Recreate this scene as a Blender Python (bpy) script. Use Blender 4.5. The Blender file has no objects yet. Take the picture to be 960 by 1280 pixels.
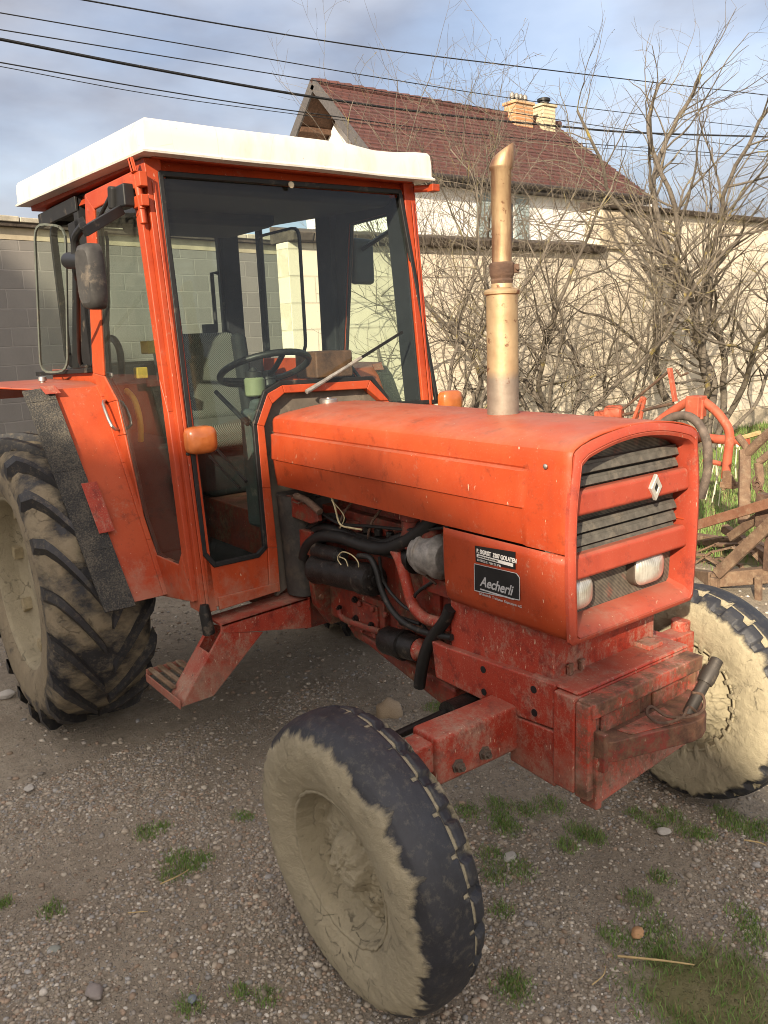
import bpy, bmesh, math, random
import numpy as np
from mathutils import Vector, Matrix, noise as mnoise

sc = bpy.context.scene
COL = sc.collection
rnd = random.Random(7)
nrng = np.random.default_rng(11)

# ------------------------------------------------------------------ camera, world, sun, exposure
CAM = Vector((1.46, -1.84, 1.75))
FPX = 1016.83
RT = Vector((0.6038386, 0.79611322, -0.03978309))
DN = Vector((0.1473479, -0.16053177, -0.97597036))
FW = Vector((-0.78336936, 0.58346662, -0.21424089))
cd = bpy.data.cameras.new('camera')
cam = bpy.data.objects.new('camera', cd)
COL.objects.link(cam)
cd.sensor_fit = 'VERTICAL'; cd.sensor_height = 24.0; cd.lens = FPX/1280*24.0
cd.clip_start = 0.05; cd.clip_end = 3000
cam.matrix_world = Matrix(((RT.x, -DN.x, -FW.x, CAM.x), (RT.y, -DN.y, -FW.y, CAM.y), (RT.z, -DN.z, -FW.z, CAM.z), (0, 0, 0, 1)))
sc.camera = cam

SUN_EL, SUN_AZ = math.radians(24), math.atan2(-0.84, 0.54)      # azimuth measured from +X
sun_dir = Vector((math.cos(SUN_EL)*math.cos(SUN_AZ), math.cos(SUN_EL)*math.sin(SUN_AZ), math.sin(SUN_EL)))
w = bpy.data.worlds.new('World'); sc.world = w; w.use_nodes = True
nt = w.node_tree; nt.nodes.clear()
def wn(t, **k):
    n = nt.nodes.new(t)
    for a, b in k.items(): setattr(n, a, b)
    return n
sky = wn('ShaderNodeTexSky', sky_type='NISHITA', sun_disc=False, sun_elevation=SUN_EL, sun_rotation=math.pi/2-SUN_AZ)
sky.air_density = 1.0; sky.dust_density = 1.5; sky.ozone_density = 1.5
tc = wn('ShaderNodeTexCoord')
mp = wn('ShaderNodeMapping'); mp.inputs['Scale'].default_value = (1.0, 1.0, 2.6); mp.inputs['Rotation'].default_value = (0.25, 0.12, 0.3)
nz = wn('ShaderNodeTexNoise'); nz.inputs['Scale'].default_value = 2.1; nz.inputs['Detail'].default_value = 7; nz.inputs['Roughness'].default_value = 0.52
cr = wn('ShaderNodeValToRGB'); cr.color_ramp.elements[0].position = 0.40; cr.color_ramp.elements[1].position = 0.66
cr.color_ramp.elements[0].color = (0.75, 0.75, 0.75, 1); cr.color_ramp.elements[1].color = (1, 1, 1, 1)
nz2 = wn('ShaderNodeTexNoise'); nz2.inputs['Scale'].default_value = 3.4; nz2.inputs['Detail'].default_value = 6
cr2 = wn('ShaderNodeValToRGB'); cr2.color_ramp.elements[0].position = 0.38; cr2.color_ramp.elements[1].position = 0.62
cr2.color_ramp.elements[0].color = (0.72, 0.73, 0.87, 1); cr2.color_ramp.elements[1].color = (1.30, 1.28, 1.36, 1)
mx = wn('ShaderNodeMix', data_type='RGBA')
bg = wn('ShaderNodeBackground'); bg.inputs['Strength'].default_value = 0.15
out = wn('ShaderNodeOutputWorld')
L = nt.links.new
L(tc.outputs['Generated'], mp.inputs['Vector']); L(mp.outputs[0], nz.inputs['Vector']); L(mp.outputs[0], nz2.inputs['Vector'])
L(nz.outputs['Fac'], cr.inputs[0]); L(nz2.outputs['Fac'], cr2.inputs[0])
L(cr.outputs[0], mx.inputs[0]); L(sky.outputs[0], mx.inputs[6]); L(cr2.outputs[0], mx.inputs[7])
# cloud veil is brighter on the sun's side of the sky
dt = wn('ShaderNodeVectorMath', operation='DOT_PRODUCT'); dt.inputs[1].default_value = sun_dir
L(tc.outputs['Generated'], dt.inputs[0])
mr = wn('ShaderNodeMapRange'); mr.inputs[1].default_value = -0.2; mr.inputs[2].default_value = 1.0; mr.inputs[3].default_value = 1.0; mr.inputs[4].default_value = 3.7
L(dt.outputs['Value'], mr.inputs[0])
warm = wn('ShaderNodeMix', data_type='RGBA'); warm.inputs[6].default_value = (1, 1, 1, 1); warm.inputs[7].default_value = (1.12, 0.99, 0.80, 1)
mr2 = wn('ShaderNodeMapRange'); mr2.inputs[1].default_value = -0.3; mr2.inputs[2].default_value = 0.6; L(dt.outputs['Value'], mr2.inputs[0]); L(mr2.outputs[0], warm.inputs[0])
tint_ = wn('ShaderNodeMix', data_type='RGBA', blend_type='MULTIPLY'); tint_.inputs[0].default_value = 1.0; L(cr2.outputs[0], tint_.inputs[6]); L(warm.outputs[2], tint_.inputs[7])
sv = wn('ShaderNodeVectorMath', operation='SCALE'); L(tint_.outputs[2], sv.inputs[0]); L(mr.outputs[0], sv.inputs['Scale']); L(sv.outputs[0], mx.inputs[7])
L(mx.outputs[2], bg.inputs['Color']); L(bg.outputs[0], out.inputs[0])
sd = bpy.data.lights.new('sun', 'SUN'); sd.energy = 3.1; sd.angle = math.radians(0.65); sd.color = (1.0, 0.86, 0.66)
so = bpy.data.objects.new('sun', sd); COL.objects.link(so); so.location = (8, -12, 12)
so.rotation_euler = sun_dir.to_track_quat('Z', 'Y').to_euler()
sc.view_settings.view_transform = 'Standard'; sc.view_settings.look = 'None'
sc.view_settings.exposure = 1.60; sc.view_settings.gamma = 1.0
sc.render.engine = 'CYCLES'
sc.cycles.max_bounces = 8; sc.cycles.transparent_max_bounces = 12
sc.cycles.use_denoising = True; sc.cycles.filter_width = 1.0

# ------------------------------------------------------------------ helpers: turning measured image points into points of real planes
def ray(u, v): return (RT*(u-480) + DN*(v-640) + FW*FPX)
def on_plane(u, v, p, n):
    d = ray(u, v); return CAM + d*((Vector(p)-CAM).dot(n)/d.dot(n))
def FX(x, u, v): return on_plane(u, v, (x, 0, 0), Vector((1, 0, 0)))
def SY(y, u, v): return on_plane(u, v, (0, y, 0), Vector((0, 1, 0)))
def GZ(z, u, v): return on_plane(u, v, (0, 0, z), Vector((0, 0, 1)))

# ------------------------------------------------------------------ mesh builder
class MB:
    def __init__(s): s.v = []; s.f = []
    def add(s, vs, fs):
        b = len(s.v); s.v += [tuple(x) for x in vs]; s.f += [tuple(b+i for i in q) for q in fs]
    def hexa(s, p):          # p: 4 bottom (ccw) then 4 top
        s.add(p, [(3, 2, 1, 0), (4, 5, 6, 7), (0, 1, 5, 4), (1, 2, 6, 5), (2, 3, 7, 6), (3, 0, 4, 7)])
    def box(s, c, d, m=None):
        c = Vector(c); x, y, z = [a/2 for a in d]
        p = [Vector(q) for q in ((-x, -y, -z), (x, -y, -z), (x, y, -z), (-x, y, -z), (-x, -y, z), (x, -y, z), (x, y, z), (-x, y, z))]
        if m: p = [m @ q for q in p]
        s.hexa([c+q for q in p])
    def bb(s, x0, x1, y0, y1, z0, z1): s.box(((x0+x1)/2, (y0+y1)/2, (z0+z1)/2), (abs(x1-x0), abs(y1-y0), abs(z1-z0)))
    def prism(s, pts, vec):
        n = len(pts); pts = [Vector(p) for p in pts]; vec = Vector(vec)
        s.add(pts+[p+vec for p in pts], [tuple(range(n-1, -1, -1)), tuple(range(n, 2*n))]+[(i, (i+1) % n, n+(i+1) % n, n+i) for i in range(n)])
    def bar(s, a, b, wd, ht, up=(0, 0, 1)):
        a, b = Vector(a), Vector(b); d = b-a; L_ = d.length; d.normalize(); up = Vector(up)
        sdv = d.cross(up)
        if sdv.length < 1e-4: sdv = d.cross(Vector((1, 0, 0)))
        sdv.normalize(); u = sdv.cross(d)
        s.hexa([a-sdv*wd/2-u*ht/2, b-sdv*wd/2-u*ht/2, b+sdv*wd/2-u*ht/2, a+sdv*wd/2-u*ht/2,
                a-sdv*wd/2+u*ht/2, b-sdv*wd/2+u*ht/2, b+sdv*wd/2+u*ht/2, a+sdv*wd/2+u*ht/2])
    def tube(s, path, r, n=10, smooth=0, cap=True):
        P = [Vector(p) for p in path]
        if smooth:
            Q = []
            for i in range(len(P)-1):
                p0, p1, p2, p3 = P[max(i-1, 0)], P[i], P[i+1], P[min(i+2, len(P)-1)]
                for k in range(smooth):
                    t = k/smooth
                    Q.append(0.5*((2*p1)+(p2-p0)*t+(2*p0-5*p1+4*p2-p3)*t*t+(3*p1-p0-3*p2+p3)*t**3))
            Q.append(P[-1]); 
            if not isinstance(r, (int, float)):
                r = [r[min(i//smooth, len(r)-1)]*(1-(i % smooth)/smooth)+r[min(i//smooth+1, len(r)-1)]*((i % smooth)/smooth) for i in range(len(Q))]
            P = Q
        if isinstance(r, (int, float)): r = [r]*len(P)
        rings = []; u = None
        for i, p in enumerate(P):
            t = (P[min(i+1, len(P)-1)]-P[max(i-1, 0)]).normalized()
            if u is None: u = t.orthogonal().normalized()
            u = (u-t*u.dot(t)).normalized(); v = t.cross(u)
            rings.append([p+(u*math.cos(2*math.pi*k/n)+v*math.sin(2*math.pi*k/n))*r[i] for k in range(n)])
        vs = [q for R_ in rings for q in R_]; fs = []
        for i in range(len(P)-1):
            for k in range(n): fs.append((i*n+k, i*n+(k+1) % n, (i+1)*n+(k+1) % n, (i+1)*n+k))
        if cap: fs += [tuple(range(n-1, -1, -1)), tuple(range((len(P)-1)*n, len(P)*n))]
        s.add(vs, fs)
    def lathe(s, prof, o, ax, n=32, cap=True, a0=0, ref=None):
        o = Vector(o); ax = Vector(ax).normalized(); u = ax.orthogonal().normalized() if ref is None else Vector(ref); v = ax.cross(u)
        vs = []
        for a, r in prof:
            for k in range(n):
                t = 2*math.pi*k/n+a0; vs.append(o+ax*a+(u*math.cos(t)+v*math.sin(t))*r)
        fs = [(i*n+k, i*n+(k+1) % n, (i+1)*n+(k+1) % n, (i+1)*n+k) for i in range(len(prof)-1) for k in range(n)]
        if cap: fs += [tuple(range(n-1, -1, -1)), tuple(range((len(prof)-1)*n, len(prof)*n))]
        s.add(vs, fs)
    def loops(s, loops, closed=True):
        n = len(loops[0]); vs = [p for l in loops for p in l]
        fs = [(i*n+k, i*n+(k+1) % n, (i+1)*n+(k+1) % n, (i+1)*n+k) for i in range(len(loops)-1) for k in range(n if closed else n-1)]
        s.add(vs, fs)
    def build(s, name, mat, parent=None, bevel=0.0, ang=38, smooth=True, origin=None, seg=2, fixn=True):
        me = bpy.data.meshes.new(name)
        vs = s.v
        if origin is not None: vs = [tuple(Vector(p)-Vector(origin)) for p in vs]
        me.from_pydata(vs, [], s.f); me.update()
        if fixn:
            bm = bmesh.new(); bm.from_mesh(me); bmesh.ops.recalc_face_normals(bm, faces=bm.faces); bm.to_mesh(me); bm.free()
        if smooth:
            me.polygons.foreach_set('use_smooth', [True]*len(me.polygons)); me.set_sharp_from_angle(angle=math.radians(ang))
        o = bpy.data.objects.new(name, me); COL.objects.link(o)
        if origin is not None: o.location = origin
        if mat: me.materials.append(mat)
        if parent: 
            o.parent = parent
            if origin is not None: o.location = Vector(origin)-abs_loc(parent)
            else: o.location = -abs_loc(parent)
        if bevel:
            b = o.modifiers.new('bevel', 'BEVEL'); b.width = bevel; b.segments = seg; b.limit_method = 'ANGLE'; b.angle_limit = math.radians(30); b.harden_normals = True
        return o
def abs_loc(o):
    l = Vector((0, 0, 0))
    while o: l += o.location; o = o.parent
    return l
def np_mesh(name, verts, quads, mat, parent=None, smooth=False, tint=None):
    me = bpy.data.meshes.new(name); k = quads.shape[1]; nf = len(quads)
    me.vertices.add(len(verts)); me.vertices.foreach_set('co', np.ascontiguousarray(verts, np.float32).ravel())
    me.loops.add(nf*k); me.loops.foreach_set('vertex_index', np.ascontiguousarray(quads, np.int32).ravel())
    me.polygons.add(nf); me.polygons.foreach_set('loop_start', np.arange(0, nf*k, k, dtype=np.int32))
    try: me.polygons.foreach_set('loop_total', np.full(nf, k, np.int32))
    except Exception: pass
    if smooth: me.polygons.foreach_set('use_smooth', np.ones(nf, bool))
    me.update(calc_edges=True)
    if tint is not None:
        a = me.color_attributes.new('tint', 'FLOAT_COLOR', 'POINT')
        c = np.ones((len(verts), 4), np.float32); c[:, :3] = tint; a.data.foreach_set('color', c.ravel())
    me.materials.append(mat)
    o = bpy.data.objects.new(name, me); COL.objects.link(o)
    if parent: o.parent = parent; o.location = -abs_loc(parent)
    return o
def thing(name, label, cat, loc=(0, 0, 0), group=None):
    o = bpy.data.objects.new(name, None); COL.objects.link(o); o.location = loc
    tag(o, label, cat, group); return o
def tag(o, label=None, cat=None, group=None, kind=None):
    if label: o['label'] = label
    if cat: o['category'] = cat
    if group: o['group'] = group
    if kind: o['kind'] = kind
    return o

# ------------------------------------------------------------------ materials
def srgb(r, g, b):
    f = lambda c: (c/255/12.92 if c/255 <= 0.04045 else ((c/255+0.055)/1.055)**2.4)
    return (f(r), f(g), f(b), 1)
class M:
    """small node-material writer"""
    def __init__(s, name, rough=0.6, metal=0.0, color=(0.5, 0.5, 0.5, 1), spec=0.5):
        s.m = bpy.data.materials.new(name); s.m.use_nodes = True; s.t = s.m.node_tree
        s.b = s.t.nodes['Principled BSDF']; s.b.inputs['Roughness'].default_value = rough; s.b.inputs['Metallic'].default_value = metal
        s.b.inputs['Base Color'].default_value = color; s.b.inputs['Specular IOR Level'].default_value = spec
        s.co = None
    def n(s, t, **k):
        x = s.t.nodes.new(t)
        for a, b in k.items():
            if hasattr(x, a): setattr(x, a, b)
            else: x.inputs[a].default_value = b
        return x
    def l(s, a, b): s.t.links.new(a, b)
    def coord(s, scale=(1, 1, 1), rot=(0, 0, 0), kind='Object'):
        if s.co is None: s.co = s.n('ShaderNodeTexCoord')
        m = s.n('ShaderNodeMapping'); m.inputs['Scale'].default_value = scale; m.inputs['Rotation'].default_value = rot
        s.l(s.co.outputs[kind], m.inputs['Vector']); return m.outputs[0]
    def noise(s, scale, detail=4, rough=0.55, vec=None, dist=0.0):
        x = s.n('ShaderNodeTexNoise'); x.inputs['Scale'].default_value = scale; x.inputs['Detail'].default_value = detail
        x.inputs['Roughness'].default_value = rough; x.inputs['Distortion'].default_value = dist
        s.l(vec if vec is not None else s.coord(), x.inputs['Vector']); return x.outputs['Fac']
    def voro(s, scale, vec=None, feature='F1', out='Distance', rnd_=1.0):
        x = s.n('ShaderNodeTexVoronoi', feature=feature); x.inputs['Scale'].default_value = scale; x.inputs['Randomness'].default_value = rnd_
        s.l(vec if vec is not None else s.coord(), x.inputs['Vector']); return x.outputs[out]
    def ramp(s, f, a, b, ca=(0, 0, 0, 1), cb=(1, 1, 1, 1)):
        x = s.n('ShaderNodeValToRGB'); e = x.color_ramp.elements
        e[0].position = a; e[1].position = b; e[0].color = ca; e[1].color = cb; s.l(f, x.inputs[0]); return x.outputs[0]
    def mix(s, f, a, b, mode='MIX'):
        x = s.n('ShaderNodeMix', data_type='RGBA', blend_type=mode)
        for val, i in ((f, 0), (a, 6), (b, 7)):
            if isinstance(val, (int, float)): x.inputs[i].default_value = val
            elif isinstance(val, tuple): x.inputs[i].default_value = val
            else: s.l(val, x.inputs[i])
        return x.outputs[2]
    def math(s, op, a, b=0.0, clamp=False):
        x = s.n('ShaderNodeMath', operation=op); x.use_clamp = clamp
        for i, val in enumerate((a, b)):
            if isinstance(val, (int, float)): x.inputs[i].default_value = val
            else: s.l(val, x.inputs[i])
        return x.outputs[0]
    def xyz(s, vec=None):
        x = s.n('ShaderNodeSeparateXYZ'); s.l(vec if vec is not None else s.coord(), x.inputs[0]); return x.outputs
    def color(s, c): s.l(c, s.b.inputs['Base Color']); return s
    def rough(s, c): s.l(c, s.b.inputs['Roughness']); return s
    def bump(s, h, dist=0.01, strength=0.6):
        x = s.n('ShaderNodeBump'); x.inputs['Distance'].default_value = dist; x.inputs['Strength'].default_value = strength
        s.l(h, x.inputs['Height']); s.l(x.outputs[0], s.b.inputs['Normal']); return s

ORANGE = (0.365, 0.052, 0.012, 1)
DUST = (0.30, 0.240, 0.175, 1)
def paint(name, base=ORANGE, dust=0.25, chips=0.5, rust=0.0, rough=0.42, scale=1.0, bot=None, duct=DUST):
    """old tractor paint: faded patches, scratches to primer, dust, optional rust; bot = height under which road dirt gathers"""
    m = M(name, rough, spec=0.32)
    fade = m.noise(2.3*scale, 5, 0.6)
    c = m.mix(m.ramp(fade, 0.38, 0.64), tuple([base[0]*0.86, base[1]*0.74, base[2]*0.8, 1]), tuple([min(base[0]*1.08, 1), base[1]*1.20, base[2]*1.5, 1]))
    streak = m.noise(11, 6, 0.65, m.coord((1.0, 1.0, 0.16)))
    c = m.mix(m.math('MULTIPLY', m.ramp(streak, 0.52, 0.70), 0.40), c, (base[0]*0.62, base[1]*0.55, base[2]*0.9, 1))
    if dust:
        # dust in drying streaks and speckles
        d = m.noise(6*scale, 8, 0.72); d2 = m.noise(34*scale, 6, 0.75, m.coord((1, 1, 0.5))); d3 = m.noise(130*scale, 3, 0.7)
        dd = m.math('ADD', m.math('ADD', m.math('MULTIPLY', d, 0.5), m.math('MULTIPLY', d2, 0.32)), m.math('MULTIPLY', d3, 0.18))
        dm = m.math('MULTIPLY', m.ramp(dd, 0.60-0.16*dust, 0.70-0.14*dust), min(0.85, 0.30+dust*0.55))
        c = m.mix(dm, c, duct)
        fine = m.math('MULTIPLY', m.ramp(m.noise(210*scale, 4, 0.75), 0.60-0.06*dust, 0.66), 0.08+0.55*dust*dust)
        c = m.mix(fine, c, tuple([min(1, x*1.25) for x in duct[:3]])+(1,))
        gr = m.noise(17*scale, 7, 0.75)
        c = m.mix(m.math('MULTIPLY', m.ramp(gr, 0.58-0.10*dust, 0.68-0.04*dust), 0.35+0.45*dust), c, (base[0]*0.28, base[1]*0.40, base[2]*0.8, 1))
    if bot is not None:
        z = m.xyz()[2]
        g = m.math('SUBTRACT', bot, m.math('ADD', z, m.math('MULTIPLY', m.math('SUBTRACT', m.noise(14, 8, 0.75), 0.5), 0.7)))
        c = m.mix(m.math('MULTIPLY', m.ramp(g, 0.0, 0.16), 0.34), c, duct)
    # settled dust on everything that faces up
    gn = m.n('ShaderNodeNewGeometry'); nzz = m.xyz(gn.outputs['Normal'])[2]
    c = m.mix(m.math('MULTIPLY', m.math('MULTIPLY', m.ramp(nzz, 0.55, 0.97), m.ramp(m.noise(5, 7, 0.7), 0.25, 0.70)), 0.42), c, (0.34, 0.225, 0.165, 1))
    if chips:
        ch = m.noise(95*scale, 3, 0.6, m.coord((1, 1, 0.30)))
        c = m.mix(m.math('MULTIPLY', m.ramp(ch, 0.71-0.035*chips, 0.73-0.035*chips), 0.75), c, (0.50, 0.36, 0.26, 1))
        ch2 = m.noise(33*scale, 4, 0.7)
        c = m.mix(m.math('MULTIPLY', m.ramp(ch2, 0.71-0.02*chips, 0.73-0.02*chips), 0.85), c, (0.085, 0.036, 0.023, 1))
    if rust:
        r = m.math('ADD', m.math('MULTIPLY', m.noise(8, 9, 0.75), 0.75), m.math('MULTIPLY', m.noise(60, 5, 0.7), 0.25))
        rm = m.ramp(r, 0.60-0.24*rust, 0.66-0.2*rust)
        c = m.mix(m.math('MULTIPLY', rm, 0.92), c, m.mix(m.ramp(m.noise(30, 6, 0.7), 0.35, 0.65), (0.052, 0.030, 0.020, 1), (0.175, 0.095, 0.055, 1)))
    m.color(c)
    m.bump(m.math('ADD', m.noise(3, 3), m.math('ADD', m.math('MULTIPLY', m.noise(90, 3), 0.05+0.1*dust), m.math('MULTIPLY', m.noise(24, 6, 0.7), 0.12*dust+0.25*rust))), 0.006, 0.4)
    m.rough(m.ramp(m.noise(6, 5), 0.3, 0.75, (rough-0.10+0.15*rust,)*3+(1,), (rough+0.2,)*3+(1,)))
    return m.m
def plain(name, col, rough=0.6, metal=0.0, var=0.25, vs=18, dirt=0.0, dcol=DUST, bump=0.0, bs=60, spec=0.32):
    m = M(name, rough, metal, spec=spec)
    c = m.mix(m.ramp(m.noise(vs, 6, 0.62), 0.3, 0.7), tuple([x*(1-var) for x in col[:3]])+(1,), tuple([min(1, x*(1+var)) for x in col[:3]])+(1,))
    if dirt:
        c = m.mix(m.math('MULTIPLY', m.ramp(m.noise(13, 8, 0.7), 0.62-0.25*dirt, 0.85-0.25*dirt), min(1, 0.4+dirt)), c, dcol)
    m.color(c)
    if bump: m.bump(m.noise(bs, 5, 0.6), bump, 0.7)
    return m.m

MAT = {}
MAT['orange'] = paint('orange_paint', dust=0.10, chips=0.5)
MAT['hood'] = paint('hood_paint', dust=0.24, chips=0.25, rough=0.44)
MAT['grille'] = paint('grille_paint', base=(0.345, 0.055, 0.024, 1), dust=0.30, chips=0.4, rough=0.5)
MAT['cab'] = paint('cab_paint', dust=0.26, chips=0.3, bot=0.86)
MAT['dusty'] = paint('dusty_red_paint', base=(0.31, 0.034, 0.014, 1), dust=0.66, chips=1.0, bot=0.64, rough=0.55)
MAT['rusty'] = paint('rusty_red_paint', base=(0.38, 0.050, 0.022, 1), dust=0.85, chips=1.0, rust=0.55, rough=0.65, bot=0.66, duct=(0.23, 0.185, 0.14, 1))
MAT['rustier'] = paint('worn_dark_steel_paint', base=(0.22, 0.040, 0.024, 1), dust=0.6, chips=1.0, rust=0.75, rough=0.7, duct=(0.16, 0.12, 0.085, 1))
MAT['engine'] = paint('engine_paint', base=(0.20, 0.024, 0.010, 1), dust=0.75, chips=0.8, rust=0.42, rough=0.5, duct=(0.06, 0.045, 0.035, 1))
MAT['black'] = plain('black_plastic', (0.012, 0.012, 0.012, 1), 0.45, var=0.3, dirt=0.08)
MAT['rubber_seal'] = plain('seal_rubber', (0.012, 0.012, 0.012, 1), 0.55, dirt=0.12)
MAT['oily'] = plain('oily_black', (0.011, 0.0095, 0.0085, 1), 0.38, var=0.5, vs=30, dirt=0.12, bump=0.004)
MAT['hose'] = plain('hose_rubber', (0.014, 0.0135, 0.013, 1), 0.5, dirt=0.18)
MAT['steel'] = plain('bare_steel', (0.42, 0.40, 0.37, 1), 0.38, 0.9, var=0.2)
MAT['alu'] = plain('grey_alloy', (0.24, 0.225, 0.205, 1), 0.55, 0.3, var=0.4, vs=40, dirt=0.4, bump=0.003)
MAT['white_roof'] = None
MAT['interior'] = plain('cab_interior', (0.011, 0.012, 0.014, 1), 0.8, var=0.3)
MAT['wire'] = plain('wire_insulation', (0.45, 0.38, 0.22, 1), 0.5)

def roof_mat():
    m = M('roof_white_paint', 0.45)
    z = m.xyz()
    st = m.noise(10, 6, 0.65, m.coord((1, 1, 0.3)))
    c = m.mix(m.math('MULTIPLY', m.ramp(st, 0.46, 0.70), 0.6), (0.58, 0.56, 0.51, 1), (0.36, 0.325, 0.27, 1))
    c = m.mix(m.ramp(m.noise(50, 4, 0.7), 0.70, 0.73), c, (0.20, 0.10, 0.05, 1))
    cr_ = m.voro(7, m.coord((1, 1, 0.4)), 'DISTANCE_TO_EDGE')
    c = m.mix(m.math('MULTIPLY', m.ramp(m.math('ADD', cr_, m.math('MULTIPLY', m.noise(5, 4), 0.05)), 0.021, 0.028, (1, 1, 1, 1), (0, 0, 0, 1)), 0.35), c, (0.30, 0.22, 0.14, 1))
    m.color(c); m.bump(m.noise(4, 4), 0.012, 0.5); return m.m
MAT['white_roof'] = roof_mat()

def glass(name, tint=(0.80, 0.88, 0.82, 1), dirt=0.07, rough=0.0):
    m = M(name); t = m.t; t.nodes.remove(m.b)
    tr = m.n('ShaderNodeBsdfTransparent'); tr.inputs[0].default_value = tint
    gl = m.n('ShaderNodeBsdfGlossy'); gl.inputs['Roughness'].default_value = rough
    fr = m.n('ShaderNodeFresnel'); fr.inputs['IOR'].default_value = 1.45
    gm_ = m.n('ShaderNodeNewGeometry'); fk = m.math('MULTIPLY', fr.outputs[0], m.math('SUBTRACT', 1.0, gm_.outputs['Backfacing']))
    ms = m.n('ShaderNodeMixShader'); m.l(fk, ms.inputs[0]); m.l(tr.outputs[0], ms.inputs[1]); m.l(gl.outputs[0], ms.inputs[2])
    df = m.n('ShaderNodeBsdfDiffuse'); df.inputs[0].default_value = (0.38, 0.36, 0.30, 1)
    d = m.math('MULTIPLY', m.ramp(m.math('ADD', m.math('MULTIPLY', m.noise(3, 6, 0.7), 0.6), m.math('MULTIPLY', m.noise(38, 5, 0.7, m.coord((1, 1, 0.4))), 0.4)), 0.40, 0.75), dirt*2.2)
    sp = m.math('MULTIPLY', m.ramp(m.voro(70), 0.05, 0.09, (1, 1, 1, 1), (0, 0, 0, 1)), m.ramp(m.noise(20, 2), 0.56, 0.6))
    d = m.math('ADD', m.math('ADD', d, dirt*0.45), m.math('MULTIPLY', sp, 0.35), True)
    m2 = m.n('ShaderNodeMixShader'); m.l(d, m2.inputs[0]); m.l(ms.outputs[0], m2.inputs[1]); m.l(df.outputs[0], m2.inputs[2])
    m.l(m2.outputs[0], t.nodes['Material Output'].inputs[0]); return m.m
MAT['glass'] = glass('tinted_glass', (0.92, 0.965, 0.935, 1), 0.004)
MAT['glass_low'] = glass('dusty_glass', (0.885, 0.935, 0.90, 1), 0.018)

def rust_mat(name, a=(0.11, 0.058, 0.035, 1), b=(0.23, 0.135, 0.075, 1), c=(0.30, 0.235, 0.16, 1)):
    m = M(name, 0.85)
    k = m.mix(m.ramp(m.noise(9, 8, 0.7), 0.35, 0.65), a, b)
    k = m.mix(m.math('MULTIPLY', m.ramp(m.noise(23, 6, 0.7), 0.5, 0.7), 0.6), k, c)
    m.color(k); m.bump(m.noise(70, 6, 0.7), 0.006, 0.8); return m.m
MAT['rust'] = rust_mat('rusty_steel')
MAT['rust_dark'] = rust_mat('dark_rusty_steel', (0.05, 0.03, 0.022, 1), (0.12, 0.065, 0.04, 1), (0.2, 0.14, 0.09, 1))

# ------------------------------------------------------------------ the setting: ground, gravel, grass
def fbm_np(x, y, oct_=5, seed=0, lac=2.0, gain=0.5):
    """value-noise fractal on arrays"""
    r = np.random.default_rng(seed); tot = np.zeros_like(x); amp = 1.0; s = 0
    for o in range(oct_):
        g = r.random((256, 256)); xi = np.floor(x).astype(int); yi = np.floor(y).astype(int); fx, fy = x-xi, y-yi
        fx = fx*fx*(3-2*fx); fy = fy*fy*(3-2*fy)
        a = g[xi % 256, yi % 256]; b = g[(xi+1) % 256, yi % 256]; c = g[xi % 256, (yi+1) % 256]; d = g[(xi+1) % 256, (yi+1) % 256]
        tot += amp*((a*(1-fx)+b*fx)*(1-fy)+(c*(1-fx)+d*fx)*fy); s += amp; amp *= gain; x = x*lac+17.3; y = y*lac+5.1
    return tot/s
def ground_h(x, y):
    near = np.exp(-((np.maximum(0, np.abs(x+1)-4)/3)**2)-((np.maximum(0, np.abs(y)-4)/3)**2))
    h = (fbm_np(x*1.3+40, y*1.3+40, 3, 3)-0.5)*0.035+(fbm_np(x*7+9, y*7+3, 3, 4)-0.5)*0.014*near
    return h-0.004
def axis(fine0, fine1, st, far):
    a = list(np.arange(fine0, fine1, st)); d = st; x = a[-1]
    up = []
    while x < far: d *= 1.22; x += d; up.append(x)
    d = st; x = a[0]; dn = []
    while x > -far: d *= 1.22; x -= d; dn.append(x)
    return np.array(dn[::-1]+a+up)
gx = axis(-4.0, 1.6, 0.022, 400); gy = axis(-1.9, 4.5, 0.025, 400)
X_, Y_ = np.meshgrid(gx, gy, indexing='ij'); Z_ = ground_h(X_, Y_)
V = np.stack([X_, Y_, Z_], -1).reshape(-1, 3)
I = np.arange(len(V)).reshape(X_.shape)
Q = np.stack([I[:-1, :-1], I[1:, :-1], I[1:, 1:], I[:-1, 1:]], -1).reshape(-1, 4)
# where grass grows: the strip by the wall, the front right corner of the yard
def grass_amount(x, y):
    far = np.clip((y-3.0-0.35*(x+2.0))/1.1, 0, 1)*np.clip((x+9)/1.0, 0, 1)
    n = fbm_np(x*1.9+3, y*1.9+8, 4, 8)
    corner = np.clip(1.25-np.hypot((x-0.50)/0.42, (y+0.10)/0.36), 0, 1)*1.1
    return np.clip(far*1.2+corner*0.9+(n-0.62)*1.0*np.clip((x+0.6)/0.6, 0, 1)*np.clip((y+0.75)/0.5, 0, 1)*np.clip((1.5-y), 0, 1), 0, 1)
ga = grass_amount(X_, Y_).reshape(-1)
q = M('gravel_ground', 0.92, spec=0.2)
at = q.n('ShaderNodeAttribute'); at.attribute_name = 'tint'
v1 = q.n('ShaderNodeTexVoronoi', feature='F1'); v1.inputs['Scale'].default_value = 75; q.l(q.coord(), v1.inputs['Vector'])
v2 = q.n('ShaderNodeTexVoronoi', feature='F1'); v2.inputs['Scale'].default_value = 190; q.l(q.coord(), v2.inputs['Vector'])
sep = q.n('ShaderNodeSeparateColor'); q.l(v1.outputs['Color'], sep.inputs[0])
sep2 = q.n('ShaderNodeSeparateColor'); q.l(v2.outputs['Color'], sep2.inputs[0])
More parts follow.
